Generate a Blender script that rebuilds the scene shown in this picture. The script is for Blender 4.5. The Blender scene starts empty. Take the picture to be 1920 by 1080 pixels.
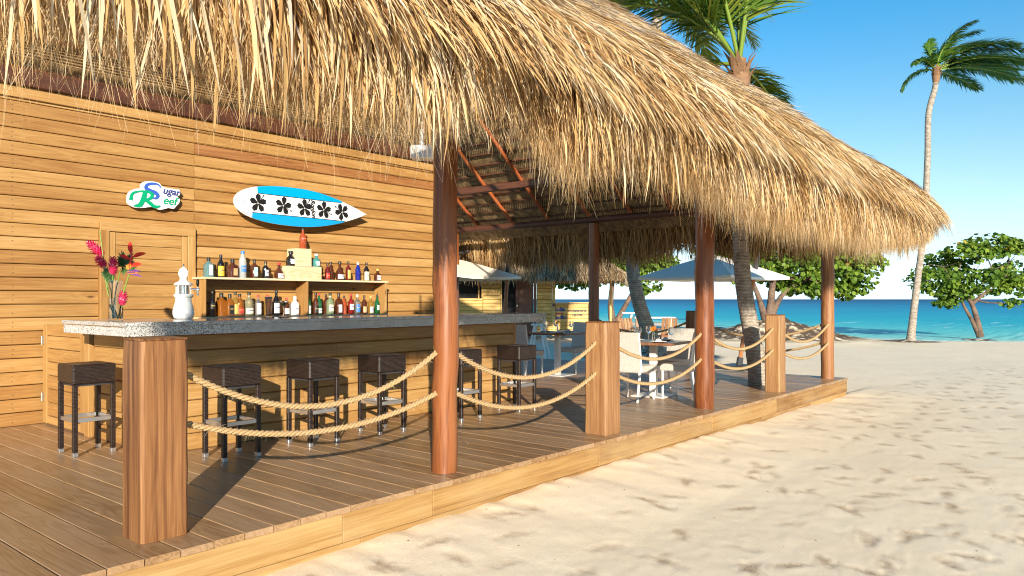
import bpy, bmesh, math, random
import numpy as np
from mathutils import Vector, Matrix, Quaternion
from math import sin, cos, pi, radians, sqrt, atan2, exp
R = random.Random(7)
NP = np.random.RandomState(11)
scene = bpy.context.scene
C = scene.collection

# ------------------------------------------------------------------ camera
A40 = radians(40)
FW = Vector((cos(A40), sin(A40), 0)); RT = Vector((sin(A40), -cos(A40), 0))
EYE = 1.63
cam_data = bpy.data.cameras.new('camera'); cam = bpy.data.objects.new('camera', cam_data); C.objects.link(cam)
cam.location = (0, 0, EYE); cam.rotation_euler = (radians(90), 0, radians(-50))
cam_data.sensor_width = 36; cam_data.lens = 36 * 1432 / 1920; cam_data.shift_y = 21 / 1920
cam_data.clip_start = .05; cam_data.clip_end = 20000
scene.camera = cam
# ------------------------------------------------------------------ sky, sun, exposure
SUN_EL = radians(16.5); SUN_AZ = radians(-133)           # direction towards the sun, from +X
world = bpy.data.worlds.new('World'); scene.world = world; world.use_nodes = True
wn = world.node_tree.nodes; wl = world.node_tree.links; wn.clear()
sky = wn.new('ShaderNodeTexSky'); sky.sky_type = 'NISHITA'; sky.sun_disc = False
sky.sun_elevation = SUN_EL; sky.sun_rotation = pi / 2 - SUN_AZ
sky.air_density = 1.0; sky.dust_density = .1; sky.ozone_density = 4.0
hs = wn.new('ShaderNodeHueSaturation'); hs.inputs['Saturation'].default_value = 1.12
bg = wn.new('ShaderNodeBackground'); bg.inputs['Strength'].default_value = .15
wo = wn.new('ShaderNodeOutputWorld')
# a few thin fair-weather clouds low over the sea
tc = wn.new('ShaderNodeTexCoord'); sep = wn.new('ShaderNodeSeparateXYZ'); wl.new(tc.outputs['Generated'], sep.inputs[0])
mp = wn.new('ShaderNodeMapping'); mp.inputs['Scale'].default_value = (5, 5, 22); wl.new(tc.outputs['Generated'], mp.inputs[0])
cn = wn.new('ShaderNodeTexNoise'); cn.inputs['Scale'].default_value = 1.6; cn.inputs['Detail'].default_value = 7; cn.inputs['Roughness'].default_value = .55
wl.new(mp.outputs[0], cn.inputs['Vector'])
cr = wn.new('ShaderNodeMapRange'); cr.inputs['From Min'].default_value = .52; cr.inputs['From Max'].default_value = .80; wl.new(cn.outputs['Fac'], cr.inputs['Value'])
be = wn.new('ShaderNodeMapRange'); be.inputs['From Min'].default_value = .16; be.inputs['From Max'].default_value = .05; wl.new(sep.outputs['Z'], be.inputs['Value'])
mu = wn.new('ShaderNodeMath'); mu.operation = 'MULTIPLY'; wl.new(cr.outputs[0], mu.inputs[0]); wl.new(be.outputs[0], mu.inputs[1])
# clear tropical air: deep saturated blue aloft, paling to milky blue at the horizon all the way round
bw = wn.new('ShaderNodeRGBToBW'); wl.new(sky.outputs[0], bw.inputs[0])
hz_c = wn.new('ShaderNodeMixRGB'); hz_c.blend_type = 'MULTIPLY'; hz_c.inputs[0].default_value = 1; wl.new(bw.outputs[0], hz_c.inputs[1]); hz_c.inputs[2].default_value = (.52, .72, .79, 1)
hi_c = wn.new('ShaderNodeMixRGB'); hi_c.blend_type = 'MULTIPLY'; hi_c.inputs[0].default_value = 1; wl.new(hs.outputs[0], hi_c.inputs[1]); hi_c.inputs[2].default_value = (.27, .67, .67, 1)
hf = wn.new('ShaderNodeMapRange'); hf.interpolation_type = 'SMOOTHSTEP'; hf.inputs['From Min'].default_value = .0; hf.inputs['From Max'].default_value = .40; wl.new(sep.outputs['Z'], hf.inputs['Value'])
grade = wn.new('ShaderNodeMixRGB'); wl.new(hf.outputs[0], grade.inputs[0]); wl.new(hz_c.outputs[0], grade.inputs[1]); wl.new(hi_c.outputs[0], grade.inputs[2])
cm = wn.new('ShaderNodeMixRGB'); wl.new(mu.outputs[0], cm.inputs[0]); wl.new(grade.outputs[0], cm.inputs[1]); cm.inputs[2].default_value = (2.9, 2.9, 2.9, 1)
wl.new(sky.outputs[0], hs.inputs['Color']); wl.new(cm.outputs[0], bg.inputs['Color']); wl.new(bg.outputs[0], wo.inputs['Surface'])
sun_data = bpy.data.lights.new('sun', 'SUN'); sun_data.energy = 4.6; sun_data.angle = radians(.5); sun_data.color = (1, .90, .74)
sun = bpy.data.objects.new('sun', sun_data); C.objects.link(sun); sun.location = (-20, -28, 14)
to_sun = Vector((cos(SUN_EL) * cos(SUN_AZ), cos(SUN_EL) * sin(SUN_AZ), sin(SUN_EL)))
sun.rotation_mode = 'QUATERNION'; sun.rotation_quaternion = (-to_sun).to_track_quat('-Z', 'Y')
vs = scene.view_settings
vs.view_transform = 'Standard'; vs.look = 'None'; vs.gamma = 1; vs.use_curve_mapping = False; vs.exposure = 1.0
scene.cycles.use_denoising = True
scene.cycles.max_bounces = 10; scene.cycles.diffuse_bounces = 6; scene.cycles.glossy_bounces = 4
scene.cycles.transmission_bounces = 8; scene.cycles.transparent_max_bounces = 8
scene.cycles.caustics_reflective = False; scene.cycles.caustics_refractive = False
scene.cycles.sample_clamp_indirect = 6; scene.cycles.filter_width = 1.1

# ------------------------------------------------------------------ projection helpers (pixels of the 1920x1080 photograph -> places)
def at_depth(px, py, d):
    r = (px - 960) / 1432 * d; p = FW * d + RT * r
    return Vector((p.x, p.y, EYE - (py - 561) / 1432 * d))
def on_z(px, py, z):
    return at_depth(px, py, 1432 * (EYE - z) / (py - 561))
def on_y(px, py, Y):
    r = (px - 960) / 1432; d = Y / (FW.y + r * RT.y)
    return at_depth(px, py, d)

# ------------------------------------------------------------------ materials
MATS = {}
def newmat(name):
    m = bpy.data.materials.new(name); m.use_nodes = True; MATS[name] = m
    nt = m.node_tree; return m, nt.nodes, nt.links, nt.nodes['Principled BSDF']
def simple(name, col, rough=.5, metal=0, spec=.5, trans=0, ior=1.45, bump=0, bscale=200, var=0, alpha=1, coat=0):
    m, n, l, b = newmat(name)
    b.inputs['Base Color'].default_value = (*col, 1); b.inputs['Roughness'].default_value = rough
    b.inputs['Metallic'].default_value = metal; b.inputs['Specular IOR Level'].default_value = spec
    b.inputs['Transmission Weight'].default_value = trans; b.inputs['IOR'].default_value = ior
    b.inputs['Coat Weight'].default_value = coat
    if bump or var:
        t = n.new('ShaderNodeTexCoord'); nz = n.new('ShaderNodeTexNoise'); nz.inputs['Scale'].default_value = bscale; nz.inputs['Detail'].default_value = 4
        l.new(t.outputs['Object'], nz.inputs['Vector'])
        if bump:
            bp = n.new('ShaderNodeBump'); bp.inputs['Strength'].default_value = bump; bp.inputs['Distance'].default_value = .004
            l.new(nz.outputs['Fac'], bp.inputs['Height']); l.new(bp.outputs[0], b.inputs['Normal'])
        if var:
            rp = n.new('ShaderNodeMapRange'); rp.inputs['To Min'].default_value = 1 - var; rp.inputs['To Max'].default_value = 1 + var; l.new(nz.outputs['Fac'], rp.inputs['Value'])
            mx = n.new('ShaderNodeMixRGB'); mx.blend_type = 'MULTIPLY'; mx.inputs[0].default_value = 1; mx.inputs[1].default_value = (*col, 1)
            l.new(rp.outputs[0], mx.inputs[2]); l.new(mx.outputs[0], b.inputs['Base Color'])
    return m
def math_node(n, l, op, a, b=None, clamp=False):
    x = n.new('ShaderNodeMath'); x.operation = op; x.use_clamp = clamp
    for i, v in enumerate((a, b)):
        if v is None: continue
        if isinstance(v, (int, float)): x.inputs[i].default_value = v
        else: l.new(v, x.inputs[i])
    return x.outputs[0]
def wood(name, dark, mid, light, axis=0, rough=.45, knots=.5, rand=.25, grain=1.0, coat=0, spec=.4, wear=0, wearcol=(.4, .38, .33), knotsize=.085, ringw=.42, streak=0):
    m, n, l, b = newmat(name)
    t = n.new('ShaderNodeTexCoord'); oi = n.new('ShaderNodeObjectInfo')
    off = n.new('ShaderNodeVectorMath'); off.operation = 'SCALE'; off.inputs[0].default_value = (31.7, 17.3, 53.1); l.new(oi.outputs['Random'], off.inputs['Scale'])
    ad = n.new('ShaderNodeVectorMath'); ad.operation = 'ADD'; l.new(t.outputs['Object'], ad.inputs[0]); l.new(off.outputs[0], ad.inputs[1])
    def mapped(long, across):
        mpn = n.new('ShaderNodeMapping'); s = [across] * 3; s[axis] = long; mpn.inputs['Scale'].default_value = s
        l.new(ad.outputs[0], mpn.inputs['Vector']); return mpn.outputs[0]
    # knots bend the grain round them
    vo = n.new('ShaderNodeTexVoronoi'); vo.inputs['Scale'].default_value = 1; vo.inputs['Randomness'].default_value = 1
    l.new(mapped(1.5, 4.2), vo.inputs['Vector'])
    kd = n.new('ShaderNodeMapRange'); kd.inputs['From Min'].default_value = .05; kd.inputs['From Max'].default_value = .34; kd.inputs['To Min'].default_value = 1; kd.inputs['To Max'].default_value = 0
    l.new(vo.outputs['Distance'], kd.inputs['Value'])
    nz = n.new('ShaderNodeTexNoise'); nz.inputs['Scale'].default_value = 1; nz.inputs['Detail'].default_value = 3; nz.inputs['Distortion'].default_value = .6
    l.new(mapped(.5 * grain, 7 * grain), nz.inputs['Vector'])
    s1 = math_node(n, l, 'ADD', nz.outputs['Fac'], math_node(n, l, 'MULTIPLY', kd.outputs[0], .22))
    ring = math_node(n, l, 'SINE', math_node(n, l, 'MULTIPLY', s1, 52))
    ring = math_node(n, l, 'ADD', math_node(n, l, 'MULTIPLY', ring, .22), .5)
    fine = n.new('ShaderNodeTexNoise'); fine.inputs['Scale'].default_value = 1; fine.inputs['Detail'].default_value = 5; l.new(mapped(2.5, 110), fine.inputs['Vector'])
    f2 = n.new('ShaderNodeTexNoise'); f2.inputs['Scale'].default_value = 1; f2.inputs['Detail'].default_value = 2; l.new(mapped(.9, 5), f2.inputs['Vector'])
    v = math_node(n, l, 'ADD', math_node(n, l, 'MULTIPLY', ring, ringw), math_node(n, l, 'MULTIPLY', fine.outputs['Fac'], .36 + (.42 - ringw) * .5))
    v = math_node(n, l, 'ADD', v, math_node(n, l, 'MULTIPLY', f2.outputs['Fac'], .42))
    if streak:
        stz = n.new('ShaderNodeTexNoise'); stz.inputs['Scale'].default_value = 1; stz.inputs['Detail'].default_value = 4; l.new(mapped(.45, 26), stz.inputs['Vector'])
        v = math_node(n, l, 'ADD', v, math_node(n, l, 'MULTIPLY', math_node(n, l, 'SUBTRACT', stz.outputs['Fac'], .5), streak))
    rn = math_node(n, l, 'MULTIPLY', math_node(n, l, 'SUBTRACT', oi.outputs['Random'], .5), rand)
    v = math_node(n, l, 'ADD', v, rn)
    ra = n.new('ShaderNodeValToRGB'); e = ra.color_ramp.elements
    e[0].position = .34; e[0].color = (*dark, 1); e[1].position = .88; e[1].color = (*light, 1)
    k = ra.color_ramp.elements.new(.58); k.color = (*mid, 1)
    l.new(v, ra.inputs[0]); col = ra.outputs[0]
    if knots:
        km = n.new('ShaderNodeMapRange'); km.inputs['From Min'].default_value = knotsize * .45; km.inputs['From Max'].default_value = knotsize; km.inputs['To Min'].default_value = knots; km.inputs['To Max'].default_value = 0
        l.new(vo.outputs['Distance'], km.inputs['Value'])
        # only some cells carry a knot
        sel = n.new('ShaderNodeSeparateColor'); l.new(vo.outputs['Color'], sel.inputs[0])
        on = math_node(n, l, 'GREATER_THAN', sel.outputs[0], .40)
        mx = n.new('ShaderNodeMixRGB'); l.new(math_node(n, l, 'MULTIPLY', km.outputs[0], on), mx.inputs[0]); l.new(col, mx.inputs[1]); mx.inputs[2].default_value = (dark[0] * .33, dark[1] * .25, dark[2] * .22, 1)
        col = mx.outputs[0]
    if wear:
        wz = n.new('ShaderNodeTexNoise'); wz.inputs['Scale'].default_value = 1; wz.inputs['Detail'].default_value = 4; l.new(mapped(1.2, 2.5), wz.inputs['Vector'])
        wr = n.new('ShaderNodeMapRange'); wr.inputs['From Min'].default_value = .45; wr.inputs['From Max'].default_value = .7; wr.inputs['To Max'].default_value = wear; l.new(wz.outputs['Fac'], wr.inputs['Value'])
        mx = n.new('ShaderNodeMixRGB'); l.new(wr.outputs[0], mx.inputs[0]); l.new(col, mx.inputs[1]); mx.inputs[2].default_value = (*wearcol, 1); col = mx.outputs[0]
    l.new(col, b.inputs['Base Color'])
    rr = n.new('ShaderNodeMapRange'); rr.inputs['To Min'].default_value = max(.05, rough - .1); rr.inputs['To Max'].default_value = rough + .14; l.new(f2.outputs['Fac'], rr.inputs['Value']); l.new(rr.outputs[0], b.inputs['Roughness'])
    bp = n.new('ShaderNodeBump'); bp.inputs['Strength'].default_value = .35; bp.inputs['Distance'].default_value = .003
    l.new(math_node(n, l, 'ADD', fine.outputs['Fac'], math_node(n, l, 'MULTIPLY', ring, .6)), bp.inputs['Height']); l.new(bp.outputs[0], b.inputs['Normal'])
    b.inputs['Specular IOR Level'].default_value = spec; b.inputs['Coat Weight'].default_value = coat; b.inputs['Coat Roughness'].default_value = .2
    return m
PINE = dict(dark=(.25, .115, .033), mid=(.375, .205, .066), light=(.53, .335, .140))
wood('pine_x', **PINE, ringw=.17, rand=.20, axis=0, knots=.85)
wood('pine_y', **PINE, ringw=.17, rand=.20, axis=1, knots=.85)
wood('pine_z', **PINE, ringw=.17, rand=.20, axis=2, knots=.6)
wood('red_plank', (.17, .060, .02), (.27, .115, .038), (.37, .18, .065), axis=0, knots=.7)
wood('deck_wood', (.18, .096, .041), (.295, .172, .082), (.395, .25, .138), axis=1, rough=.36, knots=.6, rand=.22, wear=.35, wearcol=(.36, .25, .16), spec=.5)
wood('fascia_wood', streak=0.6, ringw=.18, dark=(.19, .088, .028), mid=(.32, .178, .058), light=(.42, .27, .11), axis=0, knots=.85, rand=.35, wear=.35, wearcol=(.40, .30, .16), rough=.6)
wood('fascia_wood_y', (.30, .15, .04), (.48, .28, .085), (.62, .42, .17), axis=1, knots=.85, rand=.3, rough=.6)
wood('redwood_post', streak=1.1, ringw=.18, dark=(.085, .030, .011), mid=(.195, .082, .028), light=(.31, .148, .055), axis=2, knots=.75, rand=.1, grain=1.5, rough=.42, knotsize=.06)
wood('oak_post', streak=0.7, ringw=.18, dark=(.20, .083, .032), mid=(.32, .165, .066), light=(.44, .275, .135), axis=2, knots=.6, rand=.25, grain=1.6, rough=.5, knotsize=.06)
wood('stained_log', streak=0.8, ringw=.18, dark=(.11, .030, .010), mid=(.225, .070, .020), light=(.31, .118, .040), axis=2, knots=.6, rand=.15, rough=.36, coat=.10, grain=.8)
wood('weathered_log', streak=0.9, ringw=.18, dark=(.13, .045, .017), mid=(.25, .105, .038), light=(.36, .19, .085), axis=2, knots=.6, rand=.15, rough=.45)
wood('rafter_wood', (.20, .045, .015), (.36, .09, .026), (.46, .14, .045), axis=0, knots=0, rough=.5)
wood('beam_wood', (.045, .016, .008), (.085, .028, .013), (.12, .045, .02), axis=1, knots=0, rough=.5)
wood('crate_wood', (.52, .37, .20), (.66, .50, .31), (.74, .60, .42), axis=0, knots=.2, rough=.6)
wood('table_wood', (.10, .04, .02), (.20, .085, .04), (.30, .15, .08), axis=0, knots=0, rough=.25, coat=.3)
wood('umbrella_wood', (.22, .07, .025), (.36, .13, .045), (.46, .2, .08), axis=2, knots=0, rough=.4)
wood('hut_pine', (.44, .22, .05), (.62, .36, .09), (.76, .50, .16), axis=0, knots=.5)
simple('shadow_gap', (.16, .08, .03), .9)
simple('white_paint', (.80, .79, .76), .4)
simple('white_metal', (.78, .74, .68), .35)
simple('steel', (.62, .62, .62), .3, metal=.9)
simple('chrome', (.75, .75, .75), .12, metal=1)
simple('dark_metal', (.035, .035, .04), .45)
simple('black_plastic', (.015, .015, .015), .35)
simple('ceramic', (.82, .82, .80), .12, coat=.5)
simple('glass', (1, 1, 1), .02, trans=1, ior=1.45)
simple('water_in_vase', (.93, 1, .96), .0, trans=1, ior=1.33)
simple('beer', (.85, .42, .04), .1, trans=.55, ior=1.33)
simple('beer_foam', (.85, .80, .68), .7, bump=.3, bscale=300)
simple('martini', (.62, .60, .22), .05, trans=.7, ior=1.33)
simple('canvas', (.82, .75, .64), .8, bump=.2, bscale=300)
simple('board_white', (.76, .76, .75), .3, coat=.15)
simple('board_blue', (.0, .30, .62), .3, coat=.1)
simple('print_black', (.012, .012, .014), .4)
simple('sign_blue', (.035, .10, .42), .4)
simple('sign_navy', (.03, .045, .20), .4)
simple('sign_green', (.0, .30, .14), .4)
simple('sign_red', (.5, .03, .04), .4)
simple('rope_fibre', (.40, .265, .13), .85, var=.3, bscale=90, bump=.6)
simple('petal_pink', (.72, .035, .13), .45, var=.3, bscale=60)
simple('petal_pale', (.85, .25, .36), .45)
simple('petal_red', (.72, .035, .02), .4)
simple('petal_orange', (.85, .24, .02), .45)
simple('petal_purple', (.16, .06, .22), .45)
simple('leaf_dark', (.035, .10, .02), .4)
simple('stem_green', (.16, .24, .035), .45)
simple('napkin', (.72, .70, .66), .8)
simple('speaker_grey', (.60, .60, .60), .6, bump=.6, bscale=260)
simple('hinge_metal', (.45, .42, .36), .35, metal=.9)
simple('dark_granite', (.03, .028, .026), .12, spec=.6, var=.5, bscale=160)
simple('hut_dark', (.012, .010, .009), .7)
simple('hut_door', (.16, .06, .03), .45, var=.2, bscale=12)
simple('palm_fibre', (.21, .115, .06), .8, var=.4, bscale=25, bump=.5)

def granite(name, base):
    m, n, l, b = newmat(name)
    t = n.new('ShaderNodeTexCoord')
    v1 = n.new('ShaderNodeTexVoronoi'); v1.inputs['Scale'].default_value = 180; l.new(t.outputs['Object'], v1.inputs['Vector'])
    s = n.new('ShaderNodeSeparateColor'); l.new(v1.outputs['Color'], s.inputs[0])
    ra = n.new('ShaderNodeValToRGB'); ra.color_ramp.interpolation = 'CONSTANT'; e = ra.color_ramp.elements
    e[0].position = 0; e[0].color = (.06, .06, .06, 1); e[1].position = .15; e[1].color = (base * .55, base * .53, base * .5, 1)
    k = e.new(.45); k.color = (base, base * .98, base * .95, 1); k = e.new(.75); k.color = (base * 1.35, base * 1.33, base * 1.3, 1)
    l.new(s.outputs[0], ra.inputs[0]); l.new(ra.outputs[0], b.inputs['Base Color']); b.inputs['Roughness'].default_value = .14
    return m
granite('granite', .46); granite('granite_pale', .60)

def wicker(name, col, sx, dark=.25, hi=1.25):
    m, n, l, b = newmat(name)
    t = n.new('ShaderNodeTexCoord')
    # a basket weave from two crossed waves in a swept coordinate (x+y round the body, z up)
    sp = n.new('ShaderNodeSeparateXYZ'); l.new(t.outputs['Object'], sp.inputs[0])
    u = math_node(n, l, 'ADD', sp.outputs[0], sp.outputs[1]); cb = n.new('ShaderNodeCombineXYZ'); l.new(u, cb.inputs[0]); l.new(sp.outputs[2], cb.inputs[1])
    br = n.new('ShaderNodeTexBrick'); br.offset = .5; br.inputs['Scale'].default_value = sx; br.inputs['Mortar Size'].default_value = .028; br.inputs['Mortar Smooth'].default_value = .6
    br.inputs['Brick Width'].default_value = .9; br.inputs['Row Height'].default_value = .42; br.inputs['Bias'].default_value = 0
    br.inputs['Color1'].default_value = (*[min(.9, c * hi) for c in col], 1); br.inputs['Color2'].default_value = (*[c * .8 for c in col], 1); br.inputs['Mortar'].default_value = (*[c * dark for c in col], 1)
    l.new(cb.outputs[0], br.inputs['Vector']); l.new(br.outputs['Color'], b.inputs['Base Color'])
    bp = n.new('ShaderNodeBump'); bp.inputs['Strength'].default_value = 1; bp.inputs['Distance'].default_value = .006; bp.invert = True; l.new(br.outputs['Fac'], bp.inputs['Height']); l.new(bp.outputs[0], b.inputs['Normal'])
    b.inputs['Roughness'].default_value = .38
    return m
wicker('wicker_brown', (.018, .0105, .008), 36, .2, 1.9)
wicker('wicker_white', (.74, .69, .61), 60, .86, 1.05)

def blades_mat(name, stops, transl=.25, rough=.6):
    m, n, l, b = newmat(name)
    at = n.new('ShaderNodeAttribute'); at.attribute_name = 'tone'
    ra = n.new('ShaderNodeValToRGB'); e = ra.color_ramp.elements
    e[0].position = stops[0][0]; e[0].color = (*stops[0][1], 1); e[1].position = stops[-1][0]; e[1].color = (*stops[-1][1], 1)
    for p, c in stops[1:-1]: k = e.new(p); k.color = (*c, 1)
    l.new(at.outputs['Fac'], ra.inputs[0]); l.new(ra.outputs[0], b.inputs['Base Color']); b.inputs['Roughness'].default_value = rough; b.inputs['Specular IOR Level'].default_value = .12
    if transl:
        tr = n.new('ShaderNodeBsdfTranslucent'); l.new(ra.outputs[0], tr.inputs[0]); mx = n.new('ShaderNodeMixShader'); mx.inputs[0].default_value = transl
        o = [x for x in n if x.type == 'OUTPUT_MATERIAL'][0]
        l.new(b.outputs[0], mx.inputs[1]); l.new(tr.outputs[0], mx.inputs[2]); l.new(mx.outputs[0], o.inputs['Surface'])
    return m
blades_mat('thatch', rough=.8, stops=[(0, (.12, .06, .027)), (.2, (.33, .175, .066)), (.42, (.55, .35, .15)), (.66, (.66, .49, .28)), (.88, (.73, .615, .44)), (1, (.42, .36, .315))])
blades_mat('hut_thatch', [(0, (.17, .11, .06)), (.5, (.42, .31, .18)), (1, (.62, .50, .34))])
blades_mat('palm_leaf', [(0, (.022, .07, .014)), (.45, (.055, .15, .025)), (.75, (.16, .23, .03)), (1, (.42, .36, .07))], .35, .4)
blades_mat('grape_leaf', [(0, (.04, .085, .014)), (.4, (.10, .185, .024)), (.72, (.22, .30, .04)), (.94, (.38, .38, .06)), (1, (.45, .26, .06))], .3, .38)
def bark(name, a, bcol, sc=3, ringscale=12):
    m, n, l, b = newmat(name)
    t = n.new('ShaderNodeTexCoord'); nz = n.new('ShaderNodeTexNoise'); nz.inputs['Scale'].default_value = sc; nz.inputs['Detail'].default_value = 7; nz.inputs['Roughness'].default_value = .7
    mpn = n.new('ShaderNodeMapping'); mpn.inputs['Scale'].default_value = (1, 1, 1.8); l.new(t.outputs['Object'], mpn.inputs[0]); l.new(mpn.outputs[0], nz.inputs['Vector'])
    w = n.new('ShaderNodeTexWave'); w.bands_direction = 'Z'; w.inputs['Scale'].default_value = ringscale / 6.28; w.inputs['Distortion'].default_value = 5; w.inputs['Detail'].default_value = 3; w.inputs['Detail Scale'].default_value = 2
    l.new(t.outputs['Object'], w.inputs['Vector'])
    v = math_node(n, l, 'ADD', math_node(n, l, 'MULTIPLY', nz.outputs['Fac'], .92), math_node(n, l, 'MULTIPLY', w.outputs['Fac'], .14))
    ra = n.new('ShaderNodeValToRGB'); e = ra.color_ramp.elements; e[0].position = .3; e[0].color = (*a, 1); e[1].position = .72; e[1].color = (*bcol, 1)
    l.new(v, ra.inputs[0]); l.new(ra.outputs[0], b.inputs['Base Color']); b.inputs['Roughness'].default_value = .85
    bp = n.new('ShaderNodeBump'); bp.inputs['Strength'].default_value = .9; bp.inputs['Distance'].default_value = .02; l.new(v, bp.inputs['Height']); l.new(bp.outputs[0], b.inputs['Normal'])
bark('palm_bark', (.10, .07, .05), (.44, .38, .31), 7, 40)
bark('grape_bark', (.05, .03, .022), (.20, .13, .09), 6, 3)
def woven():
    m, n, l, b = newmat('woven_palm')
    t = n.new('ShaderNodeTexCoord')
    mp1 = n.new('ShaderNodeMapping'); mp1.inputs['Rotation'].default_value = (0, 0, 0); l.new(t.outputs['Object'], mp1.inputs[0])
    sp = n.new('ShaderNodeSeparateXYZ'); l.new(t.outputs['Object'], sp.inputs[0])
    # herringbone: diagonal ribs that switch direction in each course along the slope
    course = math_node(n, l, 'FRACT', math_node(n, l, 'MULTIPLY', sp.outputs[2], 2.9))
    tri = math_node(n, l, 'ABSOLUTE', math_node(n, l, 'SUBTRACT', course, .5))
    u = math_node(n, l, 'ADD', sp.outputs[1], math_node(n, l, 'MULTIPLY', tri, .34))
    st = math_node(n, l, 'SINE', math_node(n, l, 'MULTIPLY', u, 120))
    nz = n.new('ShaderNodeTexNoise'); nz.inputs['Scale'].default_value = 9; nz.inputs['Detail'].default_value = 5; l.new(t.outputs['Object'], nz.inputs['Vector'])
    v = math_node(n, l, 'ADD', math_node(n, l, 'MULTIPLY', st, .2), nz.outputs['Fac'])
    ra = n.new('ShaderNodeValToRGB'); e = ra.color_ramp.elements; e[0].position = .3; e[0].color = (.07, .038, .016, 1); e[1].position = .8; e[1].color = (.42, .27, .12, 1)
    l.new(v, ra.inputs[0]); l.new(ra.outputs[0], b.inputs['Base Color']); b.inputs['Roughness'].default_value = .8
    bp = n.new('ShaderNodeBump'); bp.inputs['Strength'].default_value = 1; bp.inputs['Distance'].default_value = .02; l.new(v, bp.inputs['Height']); l.new(bp.outputs[0], b.inputs['Normal'])
woven()
simple('thatch_core', (.16, .095, .045), .9, var=.5, bscale=14)
simple('grape_core', (.03, .06, .015), .8)
def sandmat():
    m, n, l, b = newmat('sand')
    t = n.new('ShaderNodeTexCoord')
    def nz(s, d=5):
        x = n.new('ShaderNodeTexNoise'); x.inputs['Scale'].default_value = s; x.inputs['Detail'].default_value = d; l.new(t.outputs['Object'], x.inputs['Vector']); return x.outputs['Fac']
    a = nz(.9); bq = nz(6); c = nz(240, 3)
    v = math_node(n, l, 'ADD', math_node(n, l, 'MULTIPLY', a, .30), math_node(n, l, 'ADD', math_node(n, l, 'MULTIPLY', bq, .20), math_node(n, l, 'MULTIPLY', math_node(n, l, 'ADD', math_node(n, l, 'MULTIPLY', c, .5), math_node(n, l, 'MULTIPLY', nz(75, 2), .5)), .55)))
    ra = n.new('ShaderNodeValToRGB'); e = ra.color_ramp.elements; e[0].position = .34; e[0].color = (.82, .65, .44, 1); e[1].position = .72; e[1].color = (.94, .805, .60, 1)
    l.new(v, ra.inputs[0])
    # scattered dark grains of weed and twig
    vo = n.new('ShaderNodeTexVoronoi'); vo.inputs['Scale'].default_value = 9; l.new(t.outputs['Object'], vo.inputs['Vector'])
    sc = n.new('ShaderNodeSeparateColor'); l.new(vo.outputs['Color'], sc.inputs[0])
    th = math_node(n, l, 'MULTIPLY', sc.outputs[0], .085); dd = math_node(n, l, 'LESS_THAN', vo.outputs['Distance'], th)
    pick = math_node(n, l, 'MULTIPLY', dd, math_node(n, l, 'GREATER_THAN', sc.outputs[1], .72))
    mx = n.new('ShaderNodeMixRGB'); l.new(pick, mx.inputs[0]); l.new(ra.outputs[0], mx.inputs[1]); mx.inputs[2].default_value = (.16, .10, .06, 1)
    # shade inside the footprints painted into the sand colour, with coarser dark grains
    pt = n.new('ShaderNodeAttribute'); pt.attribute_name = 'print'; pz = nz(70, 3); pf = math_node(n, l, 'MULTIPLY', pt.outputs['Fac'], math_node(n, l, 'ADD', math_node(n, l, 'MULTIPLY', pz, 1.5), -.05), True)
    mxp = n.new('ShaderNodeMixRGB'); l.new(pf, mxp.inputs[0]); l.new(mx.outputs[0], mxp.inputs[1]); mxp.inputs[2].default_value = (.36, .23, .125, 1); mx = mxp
    # weed litter along the wrack line and under the trees
    at = n.new('ShaderNodeAttribute'); at.attribute_name = 'litter'
    lz = nz(3.2, 8); lf = n.new('ShaderNodeMapRange'); lf.inputs['From Min'].default_value = .33; lf.inputs['From Max'].default_value = .50; l.new(lz, lf.inputs['Value'])
    mx2 = n.new('ShaderNodeMixRGB'); l.new(math_node(n, l, 'MULTIPLY', at.outputs['Fac'], lf.outputs[0]), mx2.inputs[0]); l.new(mx.outputs[0], mx2.inputs[1]); mx2.inputs[2].default_value = (.10, .07, .05, 1)
    l.new(mx2.outputs[0], b.inputs['Base Color']); b.inputs['Roughness'].default_value = .95; b.inputs['Specular IOR Level'].default_value = .15
    bp = n.new('ShaderNodeBump'); bp.inputs['Strength'].default_value = .5; bp.inputs['Distance'].default_value = .006
    l.new(math_node(n, l, 'ADD', c, math_node(n, l, 'MULTIPLY', nz(60, 3), .8)), bp.inputs['Height']); l.new(bp.outputs[0], b.inputs['Normal'])
sandmat()
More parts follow.
